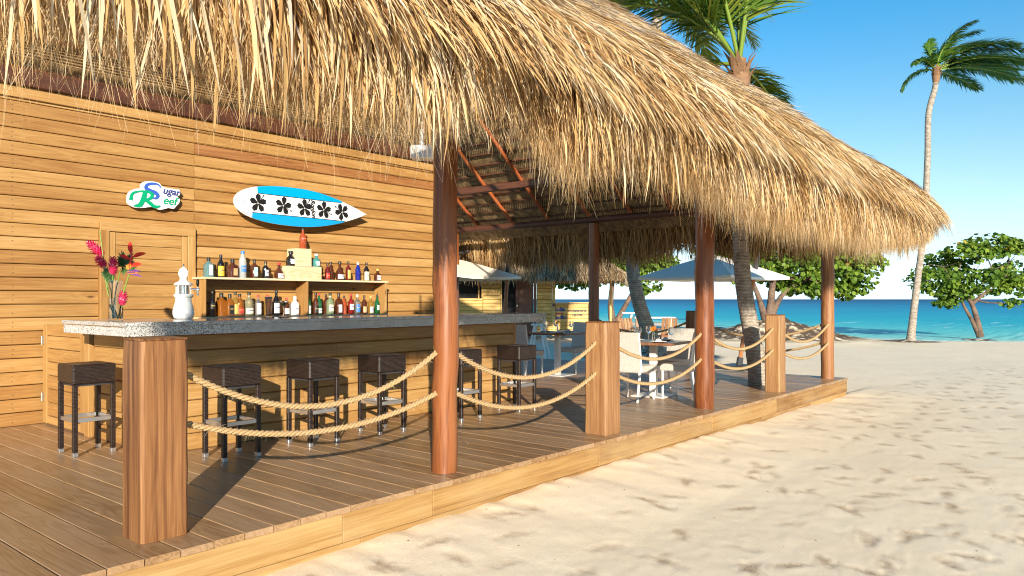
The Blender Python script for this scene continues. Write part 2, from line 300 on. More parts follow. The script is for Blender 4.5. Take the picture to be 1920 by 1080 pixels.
def seamat():
    m, n, l, b = newmat('sea_water')
    at = n.new('ShaderNodeAttribute'); at.attribute_name = 'off'           # metres from the waterline
    ra = n.new('ShaderNodeValToRGB'); e = ra.color_ramp.elements
    lg = math_node(n, l, 'DIVIDE', math_node(n, l, 'LOGARITHM', math_node(n, l, 'ADD', at.outputs['Fac'], 1.0), 10.0), 3.2)
    t = n.new('ShaderNodeTexCoord'); mpn = n.new('ShaderNodeMapping'); mpn.inputs['Rotation'].default_value = (0, 0, radians(50)); mpn.inputs['Scale'].default_value = (.02, .11, 1); l.new(t.outputs['Object'], mpn.inputs[0])
    nz = n.new('ShaderNodeTexNoise'); nz.inputs['Scale'].default_value = 1; nz.inputs['Detail'].default_value = 6; l.new(mpn.outputs[0], nz.inputs['Vector'])
    lg = math_node(n, l, 'ADD', lg, math_node(n, l, 'MULTIPLY', math_node(n, l, 'SUBTRACT', nz.outputs['Fac'], .5), .22))
    e[0].position = 0; e[0].color = (.86, .90, .86, 1); e[1].position = 1; e[1].color = (.0, .045, .15, 1)
    for p, c in ((.035, (.50, .74, .66)), (.10, (.28, .64, .56)), (.30, (.11, .56, .52)), (.46, (.0, .40, .48)), (.62, (.0, .27, .43)), (.8, (.0, .13, .28))):
        k = e.new(p); k.color = (*c, 1)
    l.new(lg, ra.inputs[0])
    # foam streaks close in
    mp2 = n.new('ShaderNodeMapping'); mp2.inputs['Rotation'].default_value = (0, 0, radians(50)); mp2.inputs['Scale'].default_value = (.12, 1.3, 1); l.new(t.outputs['Object'], mp2.inputs[0])
    fz = n.new('ShaderNodeTexNoise'); fz.inputs['Scale'].default_value = 1; fz.inputs['Detail'].default_value = 7; l.new(mp2.outputs[0], fz.inputs['Vector'])
    fr = n.new('ShaderNodeMapRange'); fr.inputs['From Min'].default_value = .62; fr.inputs['From Max'].default_value = .72; l.new(fz.outputs['Fac'], fr.inputs['Value'])
    nr = n.new('ShaderNodeMapRange'); nr.inputs['From Min'].default_value = 0; nr.inputs['From Max'].default_value = 60; nr.inputs['To Min'].default_value = .8; nr.inputs['To Max'].default_value = 0; l.new(at.outputs['Fac'], nr.inputs['Value'])
    fo = math_node(n, l, 'MULTIPLY', fr.outputs[0], nr.outputs[0])
    mx = n.new('ShaderNodeMixRGB'); l.new(fo, mx.inputs[0]); l.new(ra.outputs[0], mx.inputs[1]); mx.inputs[2].default_value = (.8, .86, .86, 1)
    l.new(mx.outputs[0], b.inputs['Base Color']); b.inputs['Roughness'].default_value = .45; b.inputs['Specular IOR Level'].default_value = .08; b.inputs['IOR'].default_value = 1.33
    bz = n.new('ShaderNodeTexNoise'); bz.inputs['Scale'].default_value = 2.2; bz.inputs['Detail'].default_value = 5; l.new(mp2.outputs[0], bz.inputs['Vector'])
    bp = n.new('ShaderNodeBump'); bp.inputs['Strength'].default_value = .8; bp.inputs['Distance'].default_value = .12; l.new(bz.outputs['Fac'], bp.inputs['Height']); l.new(bp.outputs[0], b.inputs['Normal'])
seamat()

# ------------------------------------------------------------------ mesh helpers
class MB:
    def __init__(s): s.v = []; s.f = []; s.m = []
    def add(s, vs, fs, mi=0):
        o = len(s.v); s.v += [tuple(p) for p in vs]; s.f += [tuple(i + o for i in f) for f in fs]; s.m += [mi] * len(fs); return s
    def box(s, x0, x1, y0, y1, z0, z1, mi=0, c=0, M=None):
        if c:
            bm = bmesh.new(); bmesh.ops.create_cube(bm, size=1)
            for v in bm.verts: v.co = Vector(((x0 + x1) / 2 + v.co.x * (x1 - x0), (y0 + y1) / 2 + v.co.y * (y1 - y0), (z0 + z1) / 2 + v.co.z * (z1 - z0)))
            bmesh.ops.bevel(bm, geom=bm.edges[:], offset=c, segments=1, affect='EDGES', profile=.5)
            bm.verts.index_update(); vs = [v.co.copy() for v in bm.verts]; fs = [[v.index for v in f.verts] for f in bm.faces]; bm.free()
        else:
            vs = [Vector((x, y, z)) for x in (x0, x1) for y in (y0, y1) for z in (z0, z1)]
            fs = [(0, 1, 3, 2), (4, 6, 7, 5), (0, 4, 5, 1), (2, 3, 7, 6), (0, 2, 6, 4), (1, 5, 7, 3)]
        if M is not None: vs = [M @ v for v in vs]
        return s.add(vs, fs, mi)
    def tube(s, pts, rad, n=10, mi=0, cap=True, wob=0):
        pts = [Vector(p) for p in pts]; k = len(pts)
        rad = [rad] * k if isinstance(rad, (int, float)) else rad
        vs = []; up = None
        for i, p in enumerate(pts):
            d = (pts[min(i + 1, k - 1)] - pts[max(i - 1, 0)]).normalized()
            if up is None: up = d.orthogonal().normalized()
            up = (up - d * up.dot(d)).normalized(); q = d.cross(up)
            for j in range(n):
                a = 2 * pi * j / n; r = rad[i] * (1 + (wob * R.uniform(-1, 1) if wob else 0)); vs.append(p + (up * cos(a) + q * sin(a)) * r)
        fs = [(i * n + j, i * n + (j + 1) % n, (i + 1) * n + (j + 1) % n, (i + 1) * n + j) for i in range(k - 1) for j in range(n)]
        if cap: fs += [tuple(range(n))[::-1], tuple((k - 1) * n + j for j in range(n))]
        return s.add(vs, fs, mi)
    def lathe(s, prof, n=20, mi=0, c=(0, 0, 0), sq=0):
        vs = []
        for r, z in prof:
            for j in range(n):
                a = 2 * pi * (j + .5) / n; q = 1
                if sq: q = 1 / max(abs(cos(a)), abs(sin(a))) ** sq
                vs.append((c[0] + r * q * cos(a), c[1] + r * q * sin(a), c[2] + z))
        k = len(prof)
        fs = [(i * n + j, i * n + (j + 1) % n, (i + 1) * n + (j + 1) % n, (i + 1) * n + j) for i in range(k - 1) for j in range(n)]
        if prof[0][0] > 1e-5: fs.append(tuple(range(n))[::-1])
        if prof[-1][0] > 1e-5: fs.append(tuple((k - 1) * n + j for j in range(n)))
        return s.add(vs, fs, mi)
    def prism(s, outline, z0, z1, M=None, mi=0):       # outline in local xy, extruded along local z
        n = len(outline); vs = [Vector((x, y, z0)) for x, y in outline] + [Vector((x, y, z1)) for x, y in outline]
        if M is not None: vs = [M @ v for v in vs]
        fs = [tuple(range(n))[::-1], tuple(range(n, 2 * n))] + [(j, (j + 1) % n, n + (j + 1) % n, n + j) for j in range(n)]
        return s.add(vs, fs, mi)
    def mesh(s, name, mats, smooth=35, origin=None):
        me = bpy.data.meshes.new(name)
        v = s.v if origin is None else [(p[0] - origin[0], p[1] - origin[1], p[2] - origin[2]) for p in s.v]
        me.from_pydata(v, [], s.f); me.update()
        for m in (mats if isinstance(mats, (list, tuple)) else [mats]): me.materials.append(MATS[m])
        if len(s.m) and max(s.m): me.polygons.foreach_set('material_index', s.m)
        if smooth:
            me.polygons.foreach_set('use_smooth', [True] * len(s.f)); me.set_sharp_from_angle(angle=radians(smooth))
        bm = bmesh.new(); bm.from_mesh(me); bmesh.ops.recalc_face_normals(bm, faces=bm.faces[:]); bm.to_mesh(me); bm.free()
        return me
def tag(o, label=None, cat=None, group=None, kind=None):
    for k, v in (('label', label), ('category', cat), ('group', group), ('kind', kind)):
        if v: o[k] = v
    return o
def empty(name, loc, rz=0, **t):
    o = bpy.data.objects.new(name, None); C.objects.link(o); o.location = loc; o.rotation_euler = (0, 0, rz); o.empty_display_size = .1
    return tag(o, **t)
def put(name, me, parent=None, loc=(0, 0, 0), rot=None, **t):
    o = bpy.data.objects.new(name, me); C.objects.link(o); o.parent = parent; o.location = loc
    if rot is not None: o.rotation_euler = rot
    return tag(o, **t)
def part(name, mb, mats, parent=None, smooth=35, world=False, centre=False, **t):
    """one mesh object; world=True: the builder's coordinates are world ones, made local to the (unrotated) parent"""
    base = Vector((0, 0, 0))
    if world and parent is not None:
        q = parent
        while q is not None: base += q.location; q = q.parent
    org = Vector((0, 0, 0))
    if centre:
        a = np.array(mb.v); org = Vector((a.min(0) + a.max(0)) / 2)
    me = mb.mesh(name, mats, smooth, origin=org if centre else (base if world else None))
    return put(name, me, parent, loc=(org - base) if centre else (0, 0, 0), **t)
def copy_tree(o, parent=None):
    c = o.copy(); C.objects.link(c)
    if parent is not None: c.parent = parent
    for ch in list(o.children): copy_tree(ch, c)
    return c
def from_np(name, verts, faces, mat, tone=None, smooth=False, kind=None, parent=None, attr='tone'):
    """verts (N,3) array, faces (F,4) array of quads"""
    me = bpy.data.meshes.new(name); nv, nf = len(verts), len(faces)
    me.vertices.add(nv); me.vertices.foreach_set('co', np.asarray(verts, np.float32).ravel())
    me.loops.add(nf * 4); me.loops.foreach_set('vertex_index', np.asarray(faces, np.int32).ravel())
    me.polygons.add(nf); me.polygons.foreach_set('loop_start', np.arange(0, nf * 4, 4, dtype=np.int32)); me.polygons.foreach_set('loop_total', np.full(nf, 4, np.int32))
    if smooth: me.polygons.foreach_set('use_smooth', np.ones(nf, bool))
    me.update(calc_edges=True)
    if tone is not None:
        a = me.attributes.new(attr, 'FLOAT', 'POINT'); a.data.foreach_set('value', np.asarray(tone, np.float32))
    me.materials.append(MATS[mat])
    o = bpy.data.objects.new(name, me); C.objects.link(o)
    if parent is not None: o.parent = parent
    return tag(o, kind=kind)
def norm(a): return a / np.maximum(np.linalg.norm(a, axis=-1, keepdims=True), 1e-9)
def blades(P0, d0, d1, L, W, tone, seg=5, side=None, shape='leaf', fold=0):
    """thin curved strips: root P0, start direction d0, end direction d1, length L, width W; all (N,..) arrays"""
    N = len(P0); us = np.linspace(0, 1, seg + 1)
    if side is None: side = norm(np.cross(d0, NP.normal(size=(N, 3))))
    V = np.empty((N, seg + 1, 2, 3), np.float32)
    for i, u in enumerate(us):
        c = P0 + (L * u)[:, None] * d0 + (L * u * u * .5)[:, None] * (d1 - d0)
        if shape == 'leaf': w = W * (.62 + .38 * min(1, u * 2.5)) * max(0.0, 1 - u ** 2.6) ** .8
        elif shape == 'strand': w = W * (1 - .75 * u)
        else: w = W * max(.04, (1 - u) ** .6) * min(1, .4 + 4 * u)
        V[:, i, 0] = c - side * (w * .5)[:, None]; V[:, i, 1] = c + side * (w * .5)[:, None]
    base = (np.arange(N) * (seg + 1) * 2)[:, None]
    q = np.array([[2 * i, 2 * i + 1, 2 * i + 3, 2 * i + 2] for i in range(seg)])
    F = (base[:, :, None] + q[None]).reshape(-1, 4)
    return V.reshape(-1, 3), F, np.repeat(tone, (seg + 1) * 2)
def cat_blades(*bs):
    V, F, T, o = [], [], [], 0
    for v, f, t in bs: V.append(v); F.append(f + o); T.append(t); o += len(v)
    return np.concatenate(V), np.concatenate(F), np.concatenate(T)
def vnoise(x, y, seed=0):
    """smooth 2-D value noise, arrays in, about -1..1"""
    xi = np.floor(x).astype(np.int64); yi = np.floor(y).astype(np.int64); fx = x - xi; fy = y - yi
    fx = fx * fx * (3 - 2 * fx); fy = fy * fy * (3 - 2 * fy)
    def h(a, b):
        n = (a * 374761393 + b * 668265263 + seed * 1442695041) & 0x7fffffff; n = ((n ^ (n >> 13)) * 1274126177) & 0x7fffffff
        return ((n ^ (n >> 16)) & 0xffff) / 32767.5 - 1
    return (h(xi, yi) * (1 - fx) + h(xi + 1, yi) * fx) * (1 - fy) + (h(xi, yi + 1) * (1 - fx) + h(xi + 1, yi + 1) * fx) * fy
def text_mesh(s, size, mat, shear=0, depth=.003, bold=0, align='CENTER', spacing=1.0):
    cu = bpy.data.curves.new('lettering', 'FONT'); cu.body = s; cu.size = size; cu.shear = shear; cu.extrude = depth; cu.offset = bold; cu.align_x = align; cu.align_y = 'CENTER'; cu.space_character = spacing
    o = bpy.data.objects.new('lettering', cu); C.objects.link(o); dg = bpy.context.evaluated_depsgraph_get(); dg.update()
    me = bpy.data.meshes.new_from_object(o.evaluated_get(dg)); bpy.data.objects.remove(o); bpy.data.curves.remove(cu)
    me.materials.clear(); me.materials.append(MATS[mat]); me.name = 'lettering'
    return me

# ================================================================== SETTING: sand, sea
def shore_depth(ang):
    """forward distance of the waterline for a direction (tangent of the angle from the camera axis)"""
    return np.interp(ang, [-3, -.6, .0, .2, .28, .36, .45, .55, .67, 3], [70, 66, 60, 54, 44, 37, 32.5, 30.8, 30.6, 28])
def build_sand():
    th = np.concatenate([np.linspace(-180, -54, 26)[:-1], np.linspace(-54, 44, 560), np.linspace(44, 180, 26)[1:]])
    rr = np.concatenate([[.02, .4, .9], np.geomspace(1.4, 62, 520), np.geomspace(64, 9000, 24)])
    TH, RR = np.meshgrid(np.radians(-th[::-1]), rr, indexing='ij')        # screen right = negative
    X = RR * np.cos(A40 + TH); Y = RR * np.sin(A40 + TH)
    dep = X * FW.x + Y * FW.y; lat = X * RT.x + Y * RT.y
    sd = shore_depth(np.where(dep > 1, lat / np.maximum(dep, 1), np.sign(lat) * 3)) + .5 * vnoise(lat * .25, dep * 0, 5)
    s = dep - sd
    Z = .006 * vnoise(X * .8, Y * .8, 1) + .0035 * vnoise(X * 2.1, Y * 2.1, 2) + .0016 * vnoise(X * 5.5, Y * 5.5, 3) + .0012 * vnoise(X * 13, Y * 13, 4) + .05 * vnoise(X * .16, Y * .16, 9)
    fade = np.clip((dep - 3) / 6, 0, 1)
    near = RR < 30
    # footprints: trails and strays
    fp = []
    g = random.Random(5)
    for t in range(62):
        x, y = g.uniform(1, 16), g.uniform(-9, 3.6); h = g.uniform(-.6, 1.0) if g.random() < .6 else g.uniform(0, 6.28)
        for k in range(g.randint(3, 13)):
            h += g.uniform(-.15, .15); x += cos(h) * g.uniform(.5, .75); y += sin(h) * g.uniform(.5, .75); sgn = .11 if k % 2 else -.11
            fp.append((x - sin(h) * sgn, y + cos(h) * sgn, h + g.uniform(-.3, .3), g.uniform(.007, .020)))
    for t in range(1500): fp.append((g.uniform(1, 22), g.uniform(-12, 3.8), g.uniform(0, 6.28), g.uniform(.004, .016)))
    idx = np.where(near & (Y < 4.4) & (X > 0))
    xs, ys = X[idx], Y[idx]; dz = np.zeros_like(xs); prn = np.zeros_like(xs); wob1 = vnoise(xs * 17, ys * 17, 51); wob2 = vnoise(xs * 41, ys * 41, 52)
    for x, y, h, dp in fp:
        if y > 3.75: continue
        m = (np.abs(xs - x) < .42) & (np.abs(ys - y) < .42)
        if not m.any(): continue
        ax = (xs[m] - x) * cos(h) + (ys[m] - y) * sin(h); ay = -(xs[m] - x) * sin(h) + (ys[m] - y) * cos(h)
        q = np.sqrt((ax / .13) ** 2 + (ay / (.050 + .014 * ax / .13)) ** 2) * (1 + .28 * wob1[m] + .16 * wob2[m])
        e_ = np.exp(-(q ** 3)); rim = np.exp(-((q - 1.5) / .4) ** 2)
        dz[m] += -.34 * dp * e_ * (.75 + .35 * np.clip(np.abs(ax) / .1, 0, 1)) + dp * .10 * rim * (1 + wob2[m])
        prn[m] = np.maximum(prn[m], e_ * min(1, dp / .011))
    Z[idx] += dz + .0030 * prn * wob2 + .0009 * wob2 + .0012 * wob1
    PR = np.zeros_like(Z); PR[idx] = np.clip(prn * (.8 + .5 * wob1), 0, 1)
    # a low drift of sand against the deck
    dk = np.clip(1 - np.abs(Y - 3.9) / 1.2, 0, 1) * np.clip(1 - np.maximum(X - 14, 0) / 1.5, 0, 1) * (X > -2)
    Z += dk * (.05 + .035 * vnoise(X * .7, Y * .2, 21) + .012 * vnoise(X * 2.6, Y * .8, 22) + .010 * vnoise(X * 7, Y * 2, 23)) * (Y < 4.05)
    # root mounds under the sea grapes
    lit = np.zeros_like(Z)
    for (px, dd, hgt, wu, wv) in MOUNDS:
        c = at_depth(px, 561, dd); u = (X - c.x) * RT.x + (Y - c.y) * RT.y; v = (X - c.x) * FW.x + (Y - c.y) * FW.y
        q = (u / wu) ** 2 + (v / wv) ** 2; e_ = np.exp(-q * 1.3)
        Z += hgt * e_ * (1 + .25 * vnoise(X * 1.2, Y * 1.2, 31)) + e_ * .10 * vnoise(X * 4, Y * 4, 33) * (hgt > .3); lit = np.maximum(lit, np.clip(2.3 - q * 1.0, 0, 1))
    wr = np.exp(-((s + 2.2) / 1.3) ** 2) * np.clip((.54 - lat / np.maximum(dep, 1)) * 9, 0, 1) * 1.3
    lit = np.maximum(lit, wr * np.clip(.6 + vnoise(lat * .3, dep * .8, 8), 0, 1))
    Z = np.where(s > -1.0, Z - .11 * np.clip(s + 1.0, 0, None) ** .9, Z); Z = np.maximum(Z, -2.5)
    Z = np.where(RR > 300, -2.5, Z)
    n0, n1 = X.shape; I = np.arange(n0 * n1).reshape(n0, n1)
    F = np.stack([I[:-1, :-1], I[:-1, 1:], I[1:, 1:], I[1:, :-1]], -1).reshape(-1, 4)
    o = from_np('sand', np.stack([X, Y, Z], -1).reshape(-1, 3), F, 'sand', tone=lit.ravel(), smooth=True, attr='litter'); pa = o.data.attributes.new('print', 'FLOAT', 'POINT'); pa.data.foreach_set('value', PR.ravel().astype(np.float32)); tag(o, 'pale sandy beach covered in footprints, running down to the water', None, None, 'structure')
def build_sea():
    th = np.radians(np.linspace(-75, 75, 140)); r = np.concatenate([np.geomspace(26, 120, 60), np.geomspace(130, 15000, 40)])
    T, Q = np.meshgrid(th, r, indexing='ij'); X = Q * np.cos(A40 + T); Y = Q * np.sin(A40 + T)
    dep = X * FW.x + Y * FW.y; lat = X * RT.x + Y * RT.y
    off = np.maximum(dep - shore_depth(lat / np.maximum(dep, 1)) - .2, 0)
    Z = np.full_like(X, -.07) + np.where(off < 60, .012 * vnoise(lat * .2, dep * .9, 3), 0)
    n0, n1 = X.shape; I = np.arange(n0 * n1).reshape(n0, n1); F = np.stack([I[:-1, :-1], I[:-1, 1:], I[1:, 1:], I[1:, :-1]], -1).reshape(-1, 4)
    o = from_np('sea', np.stack([X, Y, Z], -1).reshape(-1, 3), F, 'sea_water', tone=off.ravel(), smooth=True, attr='off'); tag(o, 'turquoise sea deepening to dark blue at the horizon', None, None, 'structure')
MOUNDS = [(1450, 31, .85, 2.7, 2.2), (1835, 32, .22, 1.6, 1.2), (1705, 29.6, .08, .9, .7), (1215, 22, .25, 1.5, 1.2)]
build_sand(); build_sea()

# ================================================================== DECK
DZ = .30
def chamfer_profile(w, h, c): return [(0, 0), (w, 0), (w, h - c), (w - c, h), (c, h), (0, h - c)]
deck = empty('wooden_deck', (6, 9, 0), label='raised brown plank deck under the thatched bar, edged with pale boards above the sand', cat='deck')
PITCH = .187; board_w = PITCH - .007
bm_ = MB(); prof = chamfer_profile(board_w, .038, .004); Y0, Y1 = 3.955, 14.6
n_ = len(prof); bm_.add([(x, Y0, z) for x, z in prof] + [(x, Y1, z) for x, z in prof], [tuple(range(n_)), tuple(range(n_, 2 * n_))[::-1]] + [(j, (j + 1) % n_, n_ + (j + 1) % n_, n_ + j) for j in range(n_)])
bme = bm_.mesh('board', 'deck_wood', 0, origin=(0, 9, 0))
x = -1.2
while x < 13.4:
    o = put('board', bme, deck, loc=(x - 6, R.uniform(-.006, .006), DZ - .038 + R.uniform(-.0015, .0015))); x += PITCH
DX1 = x - .007
def fascia(x0, x1, z0, z1, yy):
    part('edge_board', MB().box(x0 + .002, x1 - .002, yy, yy + .032, z0, z1, c=.003), 'fascia_wood', deck, smooth=0, centre=True, world=True)
xs = [-1.2, .55, 3.05, 3.85, 6.0, 8.4, 10.4, DX1]
for a, b in zip(xs[:-1], xs[1:]): fascia(a, b, .068, .258, 3.972 + R.uniform(-.003, .003))
xs = [-1.2, 1.2, 3.2, 5.3, 7.6, 9.9, 11.8, DX1]
for a, b in zip(xs[:-1], xs[1:]): fascia(a, b, -.16, .064, 3.977 + R.uniform(-.002, .004))
for y0, y1 in ((4.01, 6.6), (6.6, 9.2), (9.2, 11.9), (11.9, 14.6)):
    part('edge_board', MB().box(DX1 - .05, DX1 - .018, y0 + .002, y1 - .002, -.12, .258, c=.003), 'fascia_wood_y', deck, smooth=0, centre=True, world=True)
part('joist_frame', MB().box(-1.15, DX1 - .06, 4.03, 4.09, -.1, .255).box(-1.15, DX1 - .06, 8.9, 8.98, -.1, .255).box(-1.15, DX1 - .06, 14.45, 14.55, -.1, .255), 'shadow_gap', deck, smooth=0, world=True)

# ================================================================== ROPE POSTS (square), each a thing
def sq_post(x, y, sx, sy, z1, mat, label, seed):
    t = empty('square_post', (x, y, DZ), label=label, cat='post', group='square rope posts on the deck edge')
    g = random.Random(seed); mb = MB()
    lev = 9; n = 8; ch = .014; vs = []
    for i in range(lev + 1):
        z = (z1 - DZ) * i / lev
        hx, hy = sx / 2 + g.uniform(-.0012, .0012), sy / 2 + g.uniform(-.0012, .0012); c = ch + g.uniform(-.002, .003); ox = g.uniform(-.001, .001)
        if i == lev: hx -= .006; hy -= .006
        vs += [(-hx + c + ox, -hy, z), (hx - c + ox, -hy, z), (hx + ox, -hy + c, z), (hx + ox, hy - c, z), (hx - c + ox, hy, z), (-hx + c + ox, hy, z), (-hx + ox, hy - c, z), (-hx + ox, -hy + c, z)]
    fs = [(i * n + j, i * n + (j + 1) % n, (i + 1) * n + (j + 1) % n, (i + 1) * n + j) for i in range(lev) for j in range(n)] + [tuple(range(n))[::-1], tuple(lev * n + j for j in range(n))]
    mb.add(vs, fs); part('shaft', mb, mat, t, smooth=30)
    part('cap', MB().box(-sx / 2 + .004, sx / 2 - .004, -sy / 2 + .004, sy / 2 - .004, z1 - DZ, z1 - DZ + .014, c=.004), 'redwood_post', t, smooth=0)
    return t
SPX = [2.025, 6.41, 10.92]
sq_post(2.01, 4.315, .265, .25, 1.40, 'redwood_post', 'big reddish square timber post in the foreground, in front of the counter corner', 1)
sq_post(6.41, 4.20, .27, .25, 1.395, 'oak_post', 'pale brown square post with rope shadows, between the two nearest red log columns', 2)
sq_post(10.90, 4.18, .24, .22, 1.395, 'oak_post', 'slim square post beside the palm trunk that grows through the deck', 3)
sq_post(13.2, 6.6, .25, .25, 1.40, 'redwood_post', 'dark square post at the far deck end, half hidden behind the middle log column', 4)

# ================================================================== ROPES
def rope(p, q, sag, label, rad=.021, fray=0, seed=0, knot=True):
    p, q = Vector(p), Vector(q); g = random.Random(seed)
    t = empty('rope', p, label=label, cat='rope', group='sagging ropes strung between the posts')
    L = (q - p).length; n = int(L * 46)
    ctr = []
    for i in range(n + 1):
        u = i / n; ctr.append(p.lerp(q, u) - Vector((0, 0, sag * 4 * u * (1 - u))))
    for k in range(3):
        pts = []
        for i in range(n + 1):
            d = (ctr[min(i + 1, n)] - ctr[max(i - 1, 0)]).normalized(); sidev = d.cross(Vector((0, 0, 1))).normalized(); up = sidev.cross(d)
            a = i / 46 * 2 * pi / .105 + 2 * pi * k / 3
            pts.append(ctr[i] + (sidev * cos(a) + up * sin(a)) * rad * .56)
        part('strand', MB().tube(pts, rad * .52, 6), 'rope_fibre', t, world=True, smooth=80)
    if fray:
        N = int(fray * L); us = NP.uniform(0, 1, N); c0 = np.array([list(p.lerp(q, float(u)) - Vector((0, 0, sag * 4 * u * (1 - u)))) for u in us])
        d0 = norm(NP.normal(size=(N, 3)) * [1, 1, .6]); d1 = norm(d0 + NP.normal(size=(N, 3)) * .5 + [0, 0, -.9])
        v, f, tn = blades(c0 + d0 * rad * .7, d0, d1, NP.uniform(.015, .055, N), np.full(N, .0014), NP.uniform(.5, 1, N), 3, shape='strand')
        o = from_np('loose_fibres', v - np.array(t.location), f, 'thatch', tn, kind='stuff', parent=t)
    return t
RPX = [4.20, 8.67, 13.22]
zU, zL = 1.215, .91
rope((2.14, 4.30, 1.22), (4.10, 4.20, 1.22), .30, 'upper thick frayed rope between the big foreground post and the nearest red log column', fray=330, seed=1)
rope((2.14, 4.30, .92), (4.10, 4.20, .91), .165, 'lower thick frayed rope between the big foreground post and the nearest red log column', fray=330, seed=2)
rope((4.30, 4.20, 1.215), (6.28, 4.20, 1.20), .265, 'upper rope from the nearest red log column to the pale square post with rope shadows', fray=200, seed=3)
rope((4.30, 4.20, .90), (6.28, 4.20, .90), .215, 'lower rope from the nearest red log column to the pale square post with rope shadows', fray=200, seed=4)
rope((6.54, 4.20, 1.20), (8.57, 4.20, 1.21), .235, 'upper rope crossing in front of the nearer white dining chairs', seed=5)
rope((6.54, 4.20, .90), (8.57, 4.20, .90), .20, 'lower rope crossing in front of the nearer white dining chairs', seed=6)
rope((8.77, 4.20, 1.20), (10.79, 4.18, 1.21), .235, 'upper rope across the palm trunk that grows through the deck', seed=7)
rope((8.77, 4.20, .90), (10.79, 4.18, .90), .19, 'lower rope across the palm trunk that grows through the deck', seed=8)
rope((11.02, 4.18, 1.20), (13.13, 4.15, 1.21), .235, 'upper front rope leading to the last log column by the sand', seed=9)
rope((11.02, 4.18, .90), (13.13, 4.15, .90), .19, 'lower front rope leading to the last log column by the sand', seed=10)
rope((13.2, 4.25, 1.21), (13.2, 6.48, 1.21), .25, 'upper shaded rope along the far deck end', seed=11)
rope((13.2, 4.25, .90), (13.2, 6.48, .90), .20, 'lower shaded rope along the far deck end', seed=12)
rope((13.2, 6.72, 1.21), (13.2, 8.75, 1.21), .25, 'dark rope running left from the half hidden post at the far deck end', seed=13)

# ================================================================== PAVILION: columns, beams, rafters, thatch
pav = empty('thatched_pavilion', (6, 9, 0), label='open beach bar pavilion with shaggy straw thatch roof on red log columns', cat='pavilion')
def log_post(x, y, r, z0, z1, mat, seed, wob=.02, name='log_column', lab=None):
    g = random.Random(seed); pts = []; rad = []
    for i in range(15):
        u = i / 14; pts.append((x + g.uniform(-1, 1) * wob * .22, y + g.uniform(-1, 1) * wob * .22, z0 + (z1 - z0) * u)); rad.append(r * (1.02 - .06 * u + g.uniform(-wob, wob)))
    part(name, MB().tube(pts, rad, 20), mat, pav, smooth=60, centre=True, world=True, label=lab)
log_post(4.20, 4.20, .098, DZ, 3.2, 'stained_log', 1, .035)
log_post(8.67, 4.20, .118, DZ, 3.2, 'stained_log', 2, .045)
log_post(13.22, 4.18, .105, DZ, 3.2, 'weathered_log', 3, .03, lab='paler weathered log column at the far front corner')
log_post(13.22, 8.88, .112, DZ, 3.2, 'stained_log', 4, .02)
log_post(8.95, 9.22, .075, DZ, 3.6, 'stained_log', 5, .02)
log_post(13.22, 12.9, .11, DZ, 3.2, 'stained_log', 6, .02)
SL = .78; EX, EY = 14.5, 2.7; RC = .9
# eave beams and purlins
part('beam', MB().tube([(-.1, 4.2, 3.22), (13.3, 4.2, 3.22)], .085, 12), 'beam_wood', pav, centre=True, world=True)
part('beam', MB().tube([(13.25, 3.3, 3.285), (13.25, 14.4, 3.285)], .07, 12), 'beam_wood', pav, centre=True, world=True)
part('beam', MB().box(12.1, 12.22, 4.9, 14.4, 3.92, 4.06, c=.01), 'beam_wood', pav, smooth=0, centre=True, world=True)
part('beam', MB().box(2.2, 8.9, 9.02, 9.14, 3.86, 4.04, c=.01), 'beam_wood', pav, smooth=0, centre=True, world=True, label='dark red beam above the plank wall')
def inner_z(a): return 2.70 + SL * a       # underside of the thatch at distance a from the eave line
for i, y in enumerate([4.95, 5.55, 6.35, 7.25, 8.2, 9.2, 10.25, 11.3, 12.4, 13.4]):
    top = min(6.2, y - EY if y < 9 else 6.2); a1 = min(top, 5.6)
    j = R.uniform(-.03, .03); p0 = Vector((EX - .95, y + j, inner_z(.95) - .07)); p1 = Vector((EX - a1, y - j, inner_z(a1) - .07))
    part('rafter', MB().tube([p0, p0.lerp(p1, .3) + Vector((0, R.uniform(-.02, .02), 0)), p0.lerp(p1, .7), p1], [.038, .04, .04, .036], 9), 'rafter_wood', pav, centre=True, world=True)
for i in range(9):                    # rafters of the front slope, glimpsed through the gap
    x = 7.6 + i * .68
    a1 = min(5.2, EX - x - .2)
    if a1 < 1.4: continue
    p0 = Vector((x, EY + .95, inner_z(.95) - .07)); p1 = Vector((x, EY + a1, inner_z(a1) - .07))
    part('rafter', MB().tube([p0, p0.lerp(p1, .5), p1], [.038, .04, .036], 9), 'rafter_wood', pav, centre=True, world=True)
for k in range(26):                   # thin battens the palm leaves are tied to
    a = .8 + k * .22
    y0 = EY + a
    part('batten', MB().tube([(EX - a, y0, inner_z(a) - .02), (EX - a, 14.4, inner_z(a) - .02)], .016, 6), 'beam_wood', pav, centre=True, world=True)
